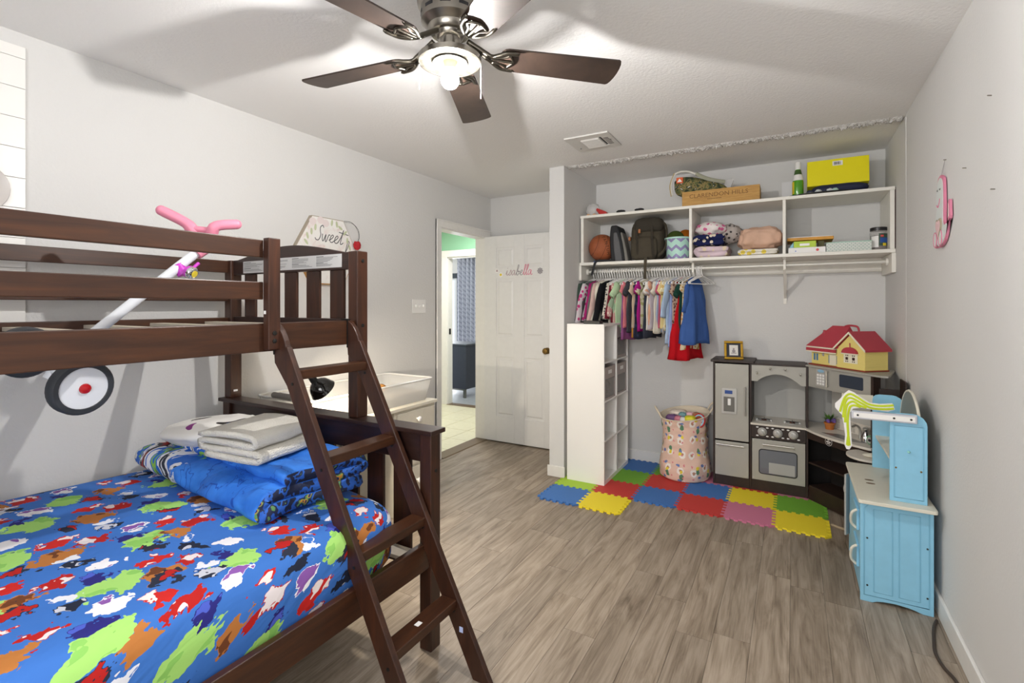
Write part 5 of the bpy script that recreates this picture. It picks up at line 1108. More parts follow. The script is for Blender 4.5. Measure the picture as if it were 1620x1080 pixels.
# ================================================================== FOAM MATS
TS = .29; TX0, TY0 = -1.555, 3.085
COLS = {'b': ('foam_blue', '#3f74bb', 'blue'), 'y': ('foam_yellow', '#f2dc2c', 'yellow'), 'l': ('foam_lime', '#a9cf3c', 'lime'), 'r': ('foam_red', '#c83a35', 'red'), 'p': ('foam_pink', '#cf7a98', 'pink'), 'g': ('foam_green', '#72b033', 'green')}
for n_, c_, _ in COLS.values(): M(n_, c_, .75, bump=(700, .3))
def edge(a, b, n_, out, skip):
    """square-wave jigsaw edge from a to b; tabs lie on the side out of the line"""
    pts = []; L = b - a; d = .0105; T = 6
    for k in range(2 * T):
        s0, s1 = k / (2 * T), (k + 1) / (2 * T); off = out * (d if k % 2 else -d)
        pts += [a + L * s0 + off, a + L * s1 + off]
    return pts
def mat_tile(ix, iy):
    x0, y0 = TX0 + ix * TS, TY0 + iy * TS
    A, B, C, D = Vector((x0, y0)), Vector((x0 + TS, y0)), Vector((x0 + TS, y0 + TS)), Vector((x0, y0 + TS)); g = .0006
    pts = []
    for (p, q, o_) in ((A, B, Vector((0, -1))), (B, C, Vector((-1, 0))), (C, D, None), (D, A, None)):
        if o_ is not None and p is A: e = edge(A, B, 0, Vector((0, -1)), 0)
        elif o_ is not None: e = edge(B, C, 0, Vector((-1, 0)), 0)
        elif p is C: e = edge(D, C, 0, Vector((0, -1)), 0)[::-1]
        else: e = edge(A, D, 0, Vector((-1, 0)), 0)[::-1]
        pts += e[1:-1] if True else e
    # tidy corners
    cx, cy = x0 + TS / 2, y0 + TS / 2
    return [(cx + (p.x - cx) * (1 - g), cy + (p.y - cy) * (1 - g)) for p in pts]
ROWS = {0: 'by', 1: 'lrbrpy', 2: 'pgrbyg', 3: 'ybgprp'}
where = {0: 'in the front row', 1: 'in the second row from the open floor', 2: 'in the row before the play kitchen', 3: 'in the rearmost row against the wall'}
seen = {}
for iy, row in ROWS.items():
    for ix, ch_ in enumerate(row):
        n_, c_, w_ = COLS[ch_]
        if (iy, ix) in ((3, 0),): pass
        m = MB().prism(mat_tile(ix, iy), 'z', 0.0003, 0.0105)
        o = m.obj('foam_tile', n_, bevel=0.0)
        nb = {'b': 'blue', 'y': 'yellow', 'l': 'lime', 'r': 'red', 'p': 'pink', 'g': 'green'}
        left = nb[row[ix - 1]] if ix else None; right = nb[row[ix + 1]] if ix + 1 < len(row) else None
        pos = ('at the left end ' if ix == 0 else 'at the right end ' if ix == len(row) - 1 and iy else 'between ' + left + ' and ' + right + ' ' if right and left else 'right of the blue one ')
        tag(o, w_ + ' foam jigsaw tile ' + pos + where[iy], 'mat', 'foam jigsaw floor tiles')

# ------------------------------------------------------------------ laundry bag with toys
ZM = 0.0108
lg = thing('laundry_bag', 'blush canvas laundry bag printed with llamas and cacti on the mats', 'laundry basket', (-.742, 4.045, ZM))
t = newmat('llama_print', .85, spec=.15); tc = t.n('TexCoord'); sp = t.n('SeparateXYZ'); t.t.links.new(tc.outputs['Object'], sp.inputs[0])
ang = t.math('ARCTAN2', t.math('SUBTRACT', sp.outputs[1], 4.045), t.math('SUBTRACT', sp.outputs[0], -.742))
cb_ = t.n('CombineXYZ'); t.t.links.new(t.math('MULTIPLY', ang, .19), cb_.inputs[0]); t.t.links.new(sp.outputs[2], cb_.inputs[1])
uv = cb_.outputs[0]; nz = t.noise(uv, 40, 2); wob = t.vmath('SUBTRACT', nz[1], (.5, .5, .5)); sv = t.n('VectorMath', _operation='SCALE'); t.t.links.new(wob, sv.inputs[0]); sv.inputs['Scale'].default_value = .025
p2 = t.vmath('ADD', uv, sv.outputs[0]); col = lin('#e3c3b2')
def spots(freq, offs, r_, c, c2=None, stretch=(1, 1)):
    global col
    mp = t.n('Mapping'); t.t.links.new(p2, mp.inputs[0]); mp.inputs['Scale'].default_value = (freq * stretch[0], freq * stretch[1], 1); mp.inputs['Location'].default_value = (*offs, 0)
    vo = t.voro(mp.outputs[0], 1.0, .35, dim='2D'); col = t.mix(t.math('LESS_THAN', vo[0], r_), col, lin(c))
    if c2: col = t.mix(t.math('LESS_THAN', vo[0], r_ * .4), col, lin(c2))
spots(10, (.1, .2), .25, '#efe8e0', '#b98a70', (1, .9)); spots(8.5, (.55, .7), .13, '#5f8a6c', None, (1, .7)); spots(8.5, (.55, .25), .11, '#e3cf4a'); spots(10, (.2, .75), .10, '#6f83b8', None, (.7, 1)); spots(12, (.5, .5), .08, '#d88a8e')
t.base(col); nw = t.noise(tc.outputs['Object'], 12, 3); t.bump(nw[0], .5, .02)
prof = [(.0, .0), (.168, .0), (.186, .012), (.193, .06), (.192, .12), (.182, .18), (.172, .22), (.166, .27), (.164, .33), (.168, .38), (.174, .43), (.182, .478), (.185, .488)]
def bagfn(u, v):
    f_ = v * (len(prof) - 1); i_ = min(int(f_), len(prof) - 2); w = f_ - i_; r_ = prof[i_][0] * (1 - w) + prof[i_ + 1][0] * w; z = prof[i_][1] * (1 - w) + prof[i_ + 1][1] * w
    a = 2 * PI * u; d = Vector((math.cos(a), math.sin(a), z * 4)); k = .010 * noise.noise(d * 2.2) + .005 * noise.noise(Vector((d.x * 1.5, d.y * 1.5, z * 30)))
    if z > .44 or z < .01: k *= .3
    return (-.742 + (r_ + k) * math.cos(a), 4.045 + (r_ + k) * math.sin(a), ZM + z + .03 * math.sin(a + .6) * (z / .488) ** 3)
m = MB(); m.grid(bagfn, 72, 48); m.obj('canvas', 'llama_print', lg, smooth='all')
M('lining_cream', '#d9cdb8', .85)
m = MB(); m.grid(lambda u, v: (lambda p: (-.742 + (p[0] + .742) * (.985 - .02 * (1 - v)), 4.045 + (p[1] - 4.045) * (.985 - .02 * (1 - v)), p[2]))(bagfn(u, .72 + .28 * v)), 72, 10); m.obj('lining', 'lining_cream', lg, smooth='all')
m = MB(); m.tube([bagfn(k / 48, 1) for k in range(48)], .0045, 8, closed=True); m.obj('rim', 'lining_cream', lg, smooth=True)
for a0 in (R(200), R(20)):
    pp = [bagfn((a0 + da) / (2 * PI) % 1, .93) for da in (-.22, .22)]; r1 = Vector((math.cos(a0), math.sin(a0), 0)) * .045
    MB().tube(smoothpath([pp[0], Vector(pp[0]) + r1 * .6 + Vector((0, 0, .05)), (Vector(pp[0]) + Vector(pp[1])) / 2 + r1 + Vector((0, 0, .075)), Vector(pp[1]) + r1 * .6 + Vector((0, 0, .05)), pp[1]], 6), .010, 8, flat=(.6, .6, 1)).obj('handle', 'lining_cream', lg, smooth=True)
fillz = ZM + .425
toys = [('purple_tape', (-.83, 4.02), (.05, .04, .03), '#6d4a7a', 'crumpled purple fabric toy in the laundry bag'), ('pink_block', (-.775, 3.985), (.03, .03, .028), '#cf7f92', 'dusty pink block in the laundry bag'),
        ('white_block', (-.735, 3.955), (.024, .024, .026), '#e6e2e4', 'white block in the laundry bag'), ('yellow_flower_block', (-.685, 3.965), (.042, .04, .032), '#d5cf2a', 'yellow flower shaped block in the laundry bag'),
        ('teal_block', (-.76, 4.07), (.034, .034, .03), '#6f9aa2', 'teal block at the middle of the laundry bag'), ('pale_pink_block', (-.70, 4.08), (.038, .034, .03), '#e2b3bc', 'pale pink soft block at the back of the laundry bag'),
        ('cream_cloth', (-.80, 4.11), (.07, .05, .03), '#ddd2c4', 'cream cloth at the back of the laundry bag'), ('rope_toy', (-.655, 4.05), (.03, .03, .03), '#a06a52', 'brown braided toy in the laundry bag')]
for i_, (n_, xy, r_, c_, l_) in enumerate(toys):
    o = MB().sphere((xy[0], xy[1], fillz + r_[2] * .7 + .004 * i_), r_, 20, 12, lambda d, p: Vector((math.copysign(abs(d.x) ** .7, d.x) * r_[0], math.copysign(abs(d.y) ** .7, d.y) * r_[1], math.copysign(abs(d.z) ** .7, d.z) * r_[2])) * (1 + .2 * noise.noise(d * 4 + Vector((i_, 0, 0))))).obj(n_, M('toy_' + n_, c_, .6), smooth='all'); tag(o, l_, 'toy', 'toys in the laundry bag')
pc = thing('picture_disc', 'round red and blue storybook disc standing in the laundry bag', 'toy', (-.612, 3.985, fillz))
dm_ = frame((-.622, 3.965, fillz + .035), Vector((.85, -.5, 0)), Vector((.15, .25, .95)).normalized(), Vector((-.45, -.8, .28)).normalized())
for (r0, z0, z1, mat_) in ((.056, -.004, .002, 'pouch_red'), (.047, .002, .003, 'tissue_blue'), (.036, .003, .004, M('disc_brown', '#8a3a2a', .5, vary=.4))): MB().lathe([(0, z0), (r0, z0), (r0, z1), (0, z1)], (0, 0, 0), 28).xf(dm_).obj('disc_layer', mat_, pc, smooth=True)
m = MB().lathe([(0, 0), (.150, 0), (.152, .40), (0, .408)], (-.742, 4.045, ZM + .012), 36)
m.obj('filled_inside', M('toy_mix', '#9a8a88', .8, vary=.5), lg, smooth=True)

# ================================================================== GREY PLAY KITCHEN
pk = thing('play_kitchen', 'grey and dark brown corner play kitchen with fridge, oven and microwave', 'play kitchen', (0.0, 4.1, ZM))
KD = 'kitchen_dark'; M('kitchen_grey', '#aaa8a0', .5, .15, vary=.02); M('kitchen_back', '#b9b8b3', .6); M('counter_stone', '#d9d3c8', .45, vary=.04); M('handle_metal', '#c6c4be', .3, .8)
KG = 'kitchen_grey'; KF, KB = 3.98, 4.262
for x0, x1 in ((-.524, -.510), (-.277, -.262), (.078, .092)): box('upright_panel', KD, pk, x0, x1, KF, KB, ZM, .925, .002)
box('fridge_top', KD, pk, -.540, -.245, KF - .015, KB, .925, .943, .003); box('fridge_back', KD, pk, -.510, -.277, KB - .01, KB, ZM, .925, 0)
box('kick_plate', KD, pk, -.510, -.277, KF + .004, KF + .02, ZM, .082, .001); box('kick_plate', KD, pk, -.262, .078, KF + .004, KF + .02, ZM, .088, .001)
fd = box('fridge_door', KG, pk, -.508, -.280, KF - .010, KF + .004, .352, .915, .003); fz = box('freezer_door', KG, pk, -.508, -.280, KF - .010, KF + .004, .086, .340, .003)
def bar(p0, p1, parent, r_=.0055, st=.022, name='handle'):
    p0, p1 = Vector(p0), Vector(p1); d = (p1 - p0).normalized(); o_ = Vector((0, -st, 0)) if not isinstance(st, Vector) else st
    m = MB(); m.tube([p0 + o_, p1 + o_], r_, 10)
    for u in (.06, .94): q = p0 + (p1 - p0) * u; m.tube([q, q + o_], r_ * .7, 8)
    return m.obj(name, 'handle_metal', parent, smooth=True)
bar((-.302, KF - .01, .545), (-.302, KF - .01, .755), fd); bar((-.498, KF - .01, .318), (-.310, KF - .01, .318), fz)
dp = MB().prism(rrect(-.462, -.358, .545, .735, .008), 'y', KF - .018, KF - .010).obj('water_dispenser', 'silver_plastic', fd, bevel=.002)
box('display', M('display_blue', '#2c4d92', .3), dp, -.440, -.388, KF - .0195, KF - .018, .694, .720, 0); box('niche', M('niche_grey', '#6d6b66', .6), dp, -.448, -.374, KF - .0188, KF - .018, .560, .672, 0); box('paddle', 'white_plastic', dp, -.420, -.398, KF - .024, KF - .0188, .610, .660, .002); box('drip_tray', 'silver_plastic', dp, -.450, -.372, KF - .026, KF - .018, .556, .564, .001)
for x in (-.500,):
    for z in (.905, .375, .36, .32, .10): MB().lathe([(.005, 0), (.005, .003), (0, .004)], (x, KF - .010, z), 10, Matrix.Rotation(R(90), 3, 'X')).obj('hinge_screw', 'silver_plastic', fd if z > .352 else fz, smooth=True)
# stove
hood = [(-.262, .917), (-.262, .800), (-.225, .800)]
for k in range(17): u = k / 16; hood.append((-.225 + u * .270, .800 + .062 * math.sin(PI * u) ** .8 + (-.012 * u)))
hood += [(.045, .786), (.078, .786), (.078, .917)]
MB().prism(hood, 'y', KF + .002, KF + .014).obj('hood_panel', KG, pk); box('hood_top', KD, pk, -.262, .078, KF - .004, KB, .917, .930, .002)
for (x, z) in ((-.226, .856), (-.142, .892), (-.048, .890), (.044, .862)):
    hk = MB().tube(smoothpath([(x, KF + .002, z), (x, KF - .022, z - .002), (x, KF - .028, z + .006)], 4), .003, 8).sphere((x, KF - .026, z + .008), .007, 12, 8).obj('utensil_hook', 'handle_metal', pk, smooth=True)
box('stove_back', 'kitchen_back', pk, -.262, .078, KB - .008, KB, .088, .917, 0)
ct = box('stove_counter', 'counter_stone', pk, -.268, .084, KF - .022, KB - .008, .486, .500, .003)
for x in (-.185, -.005):
    b_ = thing.__call__ if False else None
    bu_ = MB().lathe([(0, .500), (.046, .500), (.048, .506), (.040, .510), (.036, .503), (0, .503)], (x, KF + .085, 0), 28).obj('burner', 'silver_plastic', pk, smooth=True)
    MB().lathe([(0, .503), (.018, .503), (.016, .512), (0, .514)], (x, KF + .085, 0), 18).obj('burner_core', M('coil_brown', '#5a3320', .6), bu_, smooth=True)
    m = MB(); m.tube([(x - .045, KF + .085, .515), (x + .045, KF + .085, .515)], .0025, 6); m.tube([(x, KF + .04, .515), (x, KF + .13, .515)], .0025, 6); m.obj('grate', 'black_metal', bu_)
    MB().box(x - .052, x - .040, KF + .07, KF + .10, .500, .516).box(x + .040, x + .052, KF + .07, KF + .10, .500, .516).obj('pan_support', 'silver_plastic', bu_, bevel=.001, kind='stuff')
kp = box('knob_panel', KD, pk, -.262, .078, KF - .006, KF + .004, .392, .484, .002)
for i_, x in enumerate((-.192, -.094, .002)):
    k_ = MB().lathe([(.030, 0), (.030, .006), (.024, .010), (.022, .020), (.018, .022), (0, .022)], (x, KF - .006, .440), 28, Matrix.Rotation(R(90), 3, 'X')).obj('stove_knob', 'silver_plastic', kp, smooth=True)
    mr_ = Matrix.Translation((x, KF - .028, .440)) @ Matrix.Rotation(R(-30), 4, 'Y'); MB().box(-.004, .004, -.004, .002, -.018, .018).xf(mr_).obj('grip', 'silver_plastic', k_, bevel=.002)
    for (dx, dz) in ((-.032, .030), (.032, .030), (-.032, -.030), (.032, -.030)): MB().sphere((x + dx, KF - .0065, .440 + dz), (.009, .001, .005), 12, 6).obj('dial_mark', 'white_plastic', kp, smooth=True)
ov = MB()
oy = rrect(-.258, .074, .092, .386, .002, 1); ow = rrect(-.215, .028, .138, .318, .022, 5)
ov.prism(oy, 'y', KF - .010, KF + .004); od = ov.obj('oven_door', KG, pk, bevel=.002)
MB().prism(ow, 'y', KF - .0118, KF - .0100).obj('window_seal', 'black_plastic', od)
t = newmat('oven_glass', .08); t.base(lin('#6d7077')); MB().prism(rrect(-.209, .022, .144, .312, .018, 5), 'y', KF - .0126, KF - .0118).obj('window', 'oven_glass', od)
MB().prism(rrect(-.150, .012, .150, .226, .004, 3), 'y', KF - .0130, KF - .0126).obj('rack_print', M('rack_grey', '#a9a9a8', .3), od)
bar((-.190, KF - .010, .356), (.010, KF - .010, .356), od)
for z in (.375, .105): MB().lathe([(.005, 0), (.005, .003), (0, .004)], (-.250, KF - .010, z), 10, Matrix.Rotation(R(90), 3, 'X')).obj('hinge_screw', 'silver_plastic', od, smooth=True)
# corner section: local frame s along the angled front, t into the corner
e1, e2 = Vector((.66, -.7513, 0)), Vector((.7513, .66, 0)); KO = Vector((.090, 3.976, 0))
KM = frame(KO, e1, e2, (0, 0, 1))
def kbox(name, mat, parent, s0, s1, t0, t1, z0, z1, bevel=.002): return MB().box(s0, s1, t0, t1, z0, z1).xf(KM).obj(name, mat, parent, bevel=bevel)
SE = .495
def kprism(pts, z0, z1): return MB().prism(pts, 'z', z0, z1).xf(KM)
# top board, microwave
kprism([(-.01, -.012), (SE + .06, -.012), (SE + .085, .008), (SE + .06, .05), (.34, .34), (.0, .20)], .926, .938).obj('corner_top', M('top_grey', '#a5a29a', .5), pk, bevel=.003)
mw = kbox('microwave', KG, pk, .004, SE - .02, 0, .03, .798, .926)
kbox('keypad', 'silver_plastic', mw, .070, .148, -.0012, 0, .806, .922, 0)
for r_ in range(4):
    for c_ in range(3): kbox('key', 'white_plastic', mw, .078 + c_ * .022, .094 + c_ * .022, -.0024, -.0012, .816 + r_ * .019, .830 + r_ * .019, .0004)
MB().sphere((.109, -.0012, .908), (.028, .002, .011), 18, 8).xf(KM).obj('display', M('display_sky', '#8fb9d6', .4), mw, smooth=True)
MB().tube([(.172, -.016, .812), (.172, -.016, .918)], .005, 8).tube([(.172, 0, .82), (.172, -.016, .82)], .004, 8).tube([(.172, 0, .91), (.172, -.016, .91)], .004, 8).xf(KM).obj('handle', 'handle_metal', mw, smooth=True)
MB().prism(rrect(.255, .425, .828, .908, .010, 4), 'y', -.0015, 0).xf(KM).obj('window', M('mw_glass', '#3a414e', .1), mw)
kbox('microwave_shelf', KG, pk, .004, SE - .02, 0, .20, .790, .798, .001)
kbox('upright_panel', KD, pk, SE - .018, SE, -.004, .05, ZM, .926)
kbox('back_panel', 'kitchen_back', pk, .004, .32, .190, .196, .50, .926, 0)
kbox('backsplash', 'counter_stone', pk, .006, .36, .182, .190, .50, .575, .001)
random.seed(9)
for k in range(14):
    for j in range(2):
        if random.random() < .55: kbox('mosaic_tile', M(random.choice(('mosaic_a', 'mosaic_b', 'mosaic_c')), {'mosaic_a': '#b9b4aa', 'mosaic_b': '#a59c90', 'mosaic_c': '#cfc9bf'}.get('mosaic_a')), pk, .010 + k * .024, .030 + k * .024, .180, .182, .506 + j * .034, .536 + j * .034, .0005)
sc = [(-.012, -.014)]
for k in range(11): u = k / 10; sc.append((u * SE, -.020 - .040 * math.sin(PI * u)))
sc += [(SE - .016, .05), (.38, .186), (.10, .38), (-.19, .172)]
kprism(sc, .484, .499).obj('sink_counter', 'counter_stone', pk, bevel=.003)
kprism([(.115, .0), (.330, -.012), (.400, .055), (.185, .075)], .4992, .5006).obj('sink', M('sink_steel', '#7f7f7d', .3, .6), pk)
MB().tube(smoothpath([(.30, .11, .499), (.30, .11, .56), (.295, .085, .585), (.29, .06, .575)], 5), .007, 10).xf(KM).obj('faucet', 'handle_metal', pk, smooth=True)
kbox('apron', KD, pk, .004, SE - .018, -.012, .0, .430, .484)
lo_ = MB().lathe([(.027, 0), (.027, .001), (0, .001)], (.185, -.0125, .456), 28, Matrix.Rotation(R(90), 3, 'X')).xf(KM).obj('badge', 'white_plastic', pk); MB().lathe([(.0245, .001), (.0245, .0014), (0, .0014)], (.185, -.0125, .456), 28, Matrix.Rotation(R(90), 3, 'X')).xf(KM).obj('badge_face', KD, lo_)
MB().box(.168, .202, -.0148, -.0140, .451, .459).box(.178, .192, -.0148, -.0140, .464, .470).box(.174, .196, -.0148, -.0140, .441, .446).xf(KM).obj('badge_mark', 'white_plastic', lo_, kind='stuff')
kbox('lower_shelf', KD, pk, .004, SE - .018, .0, .185, .258, .270); kbox('plinth', KD, pk, .004, SE - .018, .002, .016, ZM, .110); kbox('floor_board', KD, pk, .004, SE - .018, .016, .185, .098, .110); kbox('cabinet_back', M('kitchen_black', '#15100e', .8), pk, .004, .34, .185, .192, ZM, .486, 0)
box('cabinet_back', 'kitchen_black', pk, .092, .545, KB - .012, KB - .004, ZM, .486, 0); box('back_panel', 'kitchen_back', pk, .092, .40, KB - .012, KB - .004, .50, .926, 0)
# right wing against the wall: half round table with dark skirt
wing = [(.545, 3.425)]
for k in range(13): a = R(-90 - 180 * k / 12); wing.append((.385 + .110 * math.cos(a), 3.55 + .125 * math.sin(a)))
wing.append((.545, 3.60)); MB().prism(wing, 'z', .456, .469).obj('phone_shelf', 'counter_stone', pk, bevel=.003)
box('phone_skirt', KD, pk, .325, .545, 3.465, 3.477, .375, .455, .002); box('wing_panel', KD, pk, .440, .545, 3.585, 3.597, ZM, .86, .002); box('wing_back', KD, pk, .536, .545, 3.42, 3.585, .469, .925, .002)
MB().lathe([(.006, 0), (.006, .004), (0, .005)], (.415, 3.465, .415), 12, Matrix.Rotation(R(90), 3, 'X')).obj('cam_screw', 'white_plastic', pk, smooth=True)

# ------------------------------------------------------------------ things on the play kitchen
pf = thing('framed_picture', 'small gold picture frame standing on the play fridge', 'picture frame', (-.385, 4.06, .943))
fm = Matrix.Translation((-.385, 4.045, .9435)) @ Matrix.Rotation(R(12), 4, 'Z') @ Matrix.Rotation(R(-14), 4, 'X')
M('gold_frame', '#b08a2c', .3, .7); M('mat_navy', '#2c2f38', .7); 
for (a, b, c, d) in ((-.066, .066, 0, .018), (-.066, .066, .122, .140), (-.066, -.048, .018, .122), (.048, .066, .018, .122)): MB().box(a, b, 0, .012, c, d).xf(fm).obj('moulding', 'gold_frame', pf, bevel=.004)
MB().box(-.050, .050, .004, .008, .016, .124).xf(fm).obj('mount', 'mat_navy', pf); MB().box(-.030, .030, .0030, .0040, .030, .108).xf(fm).obj('print', M('print_white', '#e4e2dc', .6), pf)
MB().sphere((0, .0028, .062), (.012, .0006, .012), 12, 6).sphere((0, .0028, .079), (.007, .0006, .007), 12, 6).box(-.018, .018, .0024, .0029, .044, .050).xf(fm).obj('drawing', 'decal_grey', pf, kind='stuff')
MB().prism([(.010, .0), (.060, -.010), (.012, .11)], 'x', -.012, .012).xf(fm).obj('easel_back', 'mat_navy', pf)
pp_ = thing('toy_plant', 'small potted toy plant with purple flowers beside the play sink', 'plant', tuple(KM @ Vector((.052, .125, .499))))
pc_ = KM @ Vector((.052, .125, .4992))
MB().lathe([(0, 0), (.024, 0), (.030, .036), (.034, .037), (.034, .047), (.030, .047), (.028, .040), (0, .040)], pc_, 24).obj('pot', M('terracotta', '#b3692c', .7), pp_, smooth=True)
random.seed(21); M('leaf_green', '#5d8f2e', .6, vary=.2); M('leaf_dark', '#2f4a24', .6); M('flower_purple', '#6f4fa0', .6, vary=.2)
for k in range(22):
    a = k * 2.4; L = random.uniform(.05, .085); el = random.uniform(.45, 1.35); d = Vector((math.cos(a) * math.cos(el), math.sin(a) * math.cos(el), math.sin(el))); s_ = Vector((-math.sin(a), math.cos(a), 0))
    p0 = pc_ + Vector((0, 0, .055)); m = MB(); w_ = .009
    m.add([p0, p0 + d * L * .4 + s_ * w_, p0 + d * L + Vector((0, 0, -.012)), p0 + d * L * .4 - s_ * w_, p0 + d * L * .4 + Vector((0, 0, -.004))], [(0, 1, 4), (1, 2, 4), (2, 3, 4), (3, 0, 4), (0, 4, 3)][:4])
    m.obj('leaf', 'leaf_dark' if k % 5 == 0 else 'leaf_green', pp_)
for k in range(14):
    a = k * 2.1; r_ = .012 + .018 * random.random(); c = pc_ + Vector((r_ * math.cos(a), r_ * math.sin(a) - .008, .052 + .018 * random.random()))
    MB().sphere(c, (.011, .010, .009), 10, 6, lambda d, p: p * (1 + .3 * noise.noise(d * 4))).obj('blossom', 'flower_purple', pp_, smooth=True)
kt = thing('toy_kettle', 'small silver toy kettle behind the striped towel board', 'toy kettle', tuple(KM @ Vector((.36, .08, .499))))
kc = KM @ Vector((.365, .085, .4995)); MB().lathe([(0, 0), (.026, 0), (.024, .03), (.016, .055), (.012, .062), (0, .062)], kc, 24).obj('body', 'chrome', kt, smooth=True); MB().lathe([(0, .062), (.008, .064), (.006, .072), (0, .074)], kc, 14).obj('lid_knob', 'black_plastic', kt, smooth=True)
ck = thing('toy_clock', 'small green toy clock by the play sink', 'toy clock', tuple(KM @ Vector((.44, .05, .499)))); cc = KM @ Vector((.43, .055, .528))
rot = Vector((0, 0, 1)).rotation_difference(-e2).to_matrix(); MB().lathe([(0, -.012), (.029, -.012), (.029, .010), (.024, .013), (0, .013)], cc, 26, rot).obj('case', M('clock_green', '#6f9a7c', .5), ck, smooth=True); MB().lathe([(.019, .013), (.019, .0145), (0, .0145)], cc, 22, rot).obj('face', 'silver_plastic', ck, smooth=True); MB().lathe([(.008, .0145), (.008, .017), (0, .017)], cc, 14, rot).obj('centre', 'black_plastic', ck, smooth=True)
fc_ = MB().lathe([(0, 0), (.018, 0), (.020, .012), (.018, .07), (.012, .075), (0, .075)], KM @ Vector((.32, .135, .4995)), 22); tag(fc_.obj('toy_canister', 'handle_metal', smooth=True), 'plain steel toy canister behind the play faucet', 'toy')
# white handset on the half round shelf
hs = MB().sphere((.400, 3.50, .482), (.05, .022, .013), 22, 10).sphere((.440, 3.52, .505), (.016, .016, .036), 16, 10); tag(hs.obj('toy_phone', M('ivory_plastic', '#dcd6c4', .5), smooth='all'), 'ivory toy phone on the half round shelf', 'toy phone')

# ------------------------------------------------------------------ toy house
th = thing('toy_house', 'yellow toy house with red roof on top of the play kitchen', 'toy house', tuple(KM @ Vector((.18, .08, .9385))))
HO = KM @ Vector((-.026, .028, .9385)); HM = frame(HO, e1 * 1.03, e2 * 1.03, (0, 0, 1.10))
M('house_yellow', '#e8d680', .5); M('roof_red', '#b23a48', .5); M('house_cream', '#ece6cf', .5); M('house_brown', '#8e3d28', .6); M('pane_blue', '#4f7ea8', .4); M('pane_dark', '#3a1c16', .5)
def hb(name, mat, parent, s0, s1, t0, t1, z0, z1, bevel=.0015): return MB().box(s0, s1, t0, t1, z0, z1).xf(HM).obj(name, mat, parent, bevel=bevel)
def hp(name, mat, parent, pts, t0, t1): return MB().prism(pts, 'y', t0, t1).xf(HM).obj(name, mat, parent)
hb('base', 'house_brown', th, 0, .425, 0, .175, 0, .008); hb('wing_wall', 'house_yellow', th, .004, .225, .022, .170, .008, .112)
gw = hp('gable_wall', 'house_yellow', th, [(.225, .008), (.420, .008), (.420, .118), (.3225, .205), (.225, .118)], .004, .170)
for z in (.026, .042, .058, .074, .090, .106):
    hb('clapboard', 'house_yellow', gw, .2245, .4215, .0030, .004, z, z + .0135, .0006); hb('clapboard', 'house_yellow', gw, .420, .4212, .006, .168, z, z + .0135, .0006)
# roofs
m = MB(); m.add([(-.016, -.006, .118), (.235, -.006, .118), (.235, .09, .248), (.105, .09, .248), (-.016, .182, .118), (.235, .182, .118)], [(0, 1, 2, 3), (4, 3, 2, 5), (0, 3, 4), (1, 5, 2), (0, 4, 5, 1)]); m.xf(HM).obj('main_roof', 'roof_red', th)
m = MB(); rz_ = .205
m.add([(.210, -.010, .112), (.3225, -.010, .211), (.435, -.010, .112), (.210, -.010, .124), (.3225, -.010, .223), (.435, -.010, .124), (.210, .184, .112), (.3225, .184, .211), (.435, .184, .112), (.210, .184, .124), (.3225, .184, .223), (.435, .184, .124)],
      [(3, 4, 10, 9), (4, 5, 11, 10), (0, 6, 7, 1), (1, 7, 8, 2), (0, 1, 4, 3), (1, 2, 5, 4), (6, 9, 10, 7), (7, 10, 11, 8), (0, 3, 9, 6), (2, 8, 11, 5)]); m.xf(HM).obj('gable_roof', 'roof_red', th)
for s_ in (-1, 1): hp('barge_board', 'house_cream', th, [(.3225, .209), (.3225, .221), (.3225 + s_ * .113, .122), (.3225 + s_ * .113, .110)], -.0135, -.010)
hb('eave_band', 'house_cream', th, -.012, .212, -.004, .02, .108, .117); hp('porch_roof', 'roof_red', th, [(-.010, .090), (.222, .090), (.222, .108), (-.010, .108)], -.010, .0)
hb('porch_trim', 'house_cream', th, -.012, .222, -.010, .002, .083, .090)
m = MB(); m.tube(smoothpath([(.200, .09, .246), (.225, .09, .252), (.26, .09, .252), (.29, .09, .246), (.300, .09, .222)], 5), .006, 8); m.xf(HM).obj('carry_handle', 'roof_red', th, smooth=True)
MB().lathe([(.013, 0), (.013, .03), (.009, .034), (.008, .048), (0, .050)], HM @ Vector((.070, .06, .175)), 14).obj('chimney', 'roof_red', th, smooth=True)
for (a, b) in ((.022, .036), (.044, .058)): hb('window_pane', 'pane_blue', th, a, b, .0205, .022, .030, .072, .0004)
hb('window_lintel', 'leather_tan', th, .022, .058, .0202, .022, .078, .084, .0004)
hb('door', 'house_cream', th, .150, .200, .0195, .022, .012, .078, .0006); hb('door_trim', 'pane_blue', th, .142, .147, .0205, .022, .022, .070, .0003); hb('door_trim', 'pane_blue', th, .203, .208, .0205, .022, .022, .070, .0003); hb('door_trim', 'mat_navy', th, .152, .198, .0205, .022, .080, .086, .0003)
MB().lathe([(.012, 0), (.012, .0015), (0, .002)], HM @ Vector((.105, .022, .070)), 10, Matrix.Rotation(R(90), 3, 'X')).obj('wreath', 'decal_grey', th)
hp('window_surround', 'house_cream', th, [(.275, .040), (.372, .040), (.372, .092), (.275, .092)], .0015, .0030)
for cx_ in (.298, .345):
    hb('window_pane', 'pane_dark', th, cx_ - .009, cx_ + .009, .0008, .0015, .058, .074, 0)
    for (dx, dz) in ((-.009, .080), (.003, .080), (-.009, .046), (.003, .046)): hb('window_pane', 'pane_dark', th, cx_ + dx, cx_ + dx + .006, .0008, .0015, dz, dz + .007, 0)
aw = [(.268, .096)]
aw += [(.3225 - .054 * math.cos(R(180 * k / 12)), .098 + .034 * math.sin(R(180 * k / 12))) for k in range(13)] + [(.378, .096)]
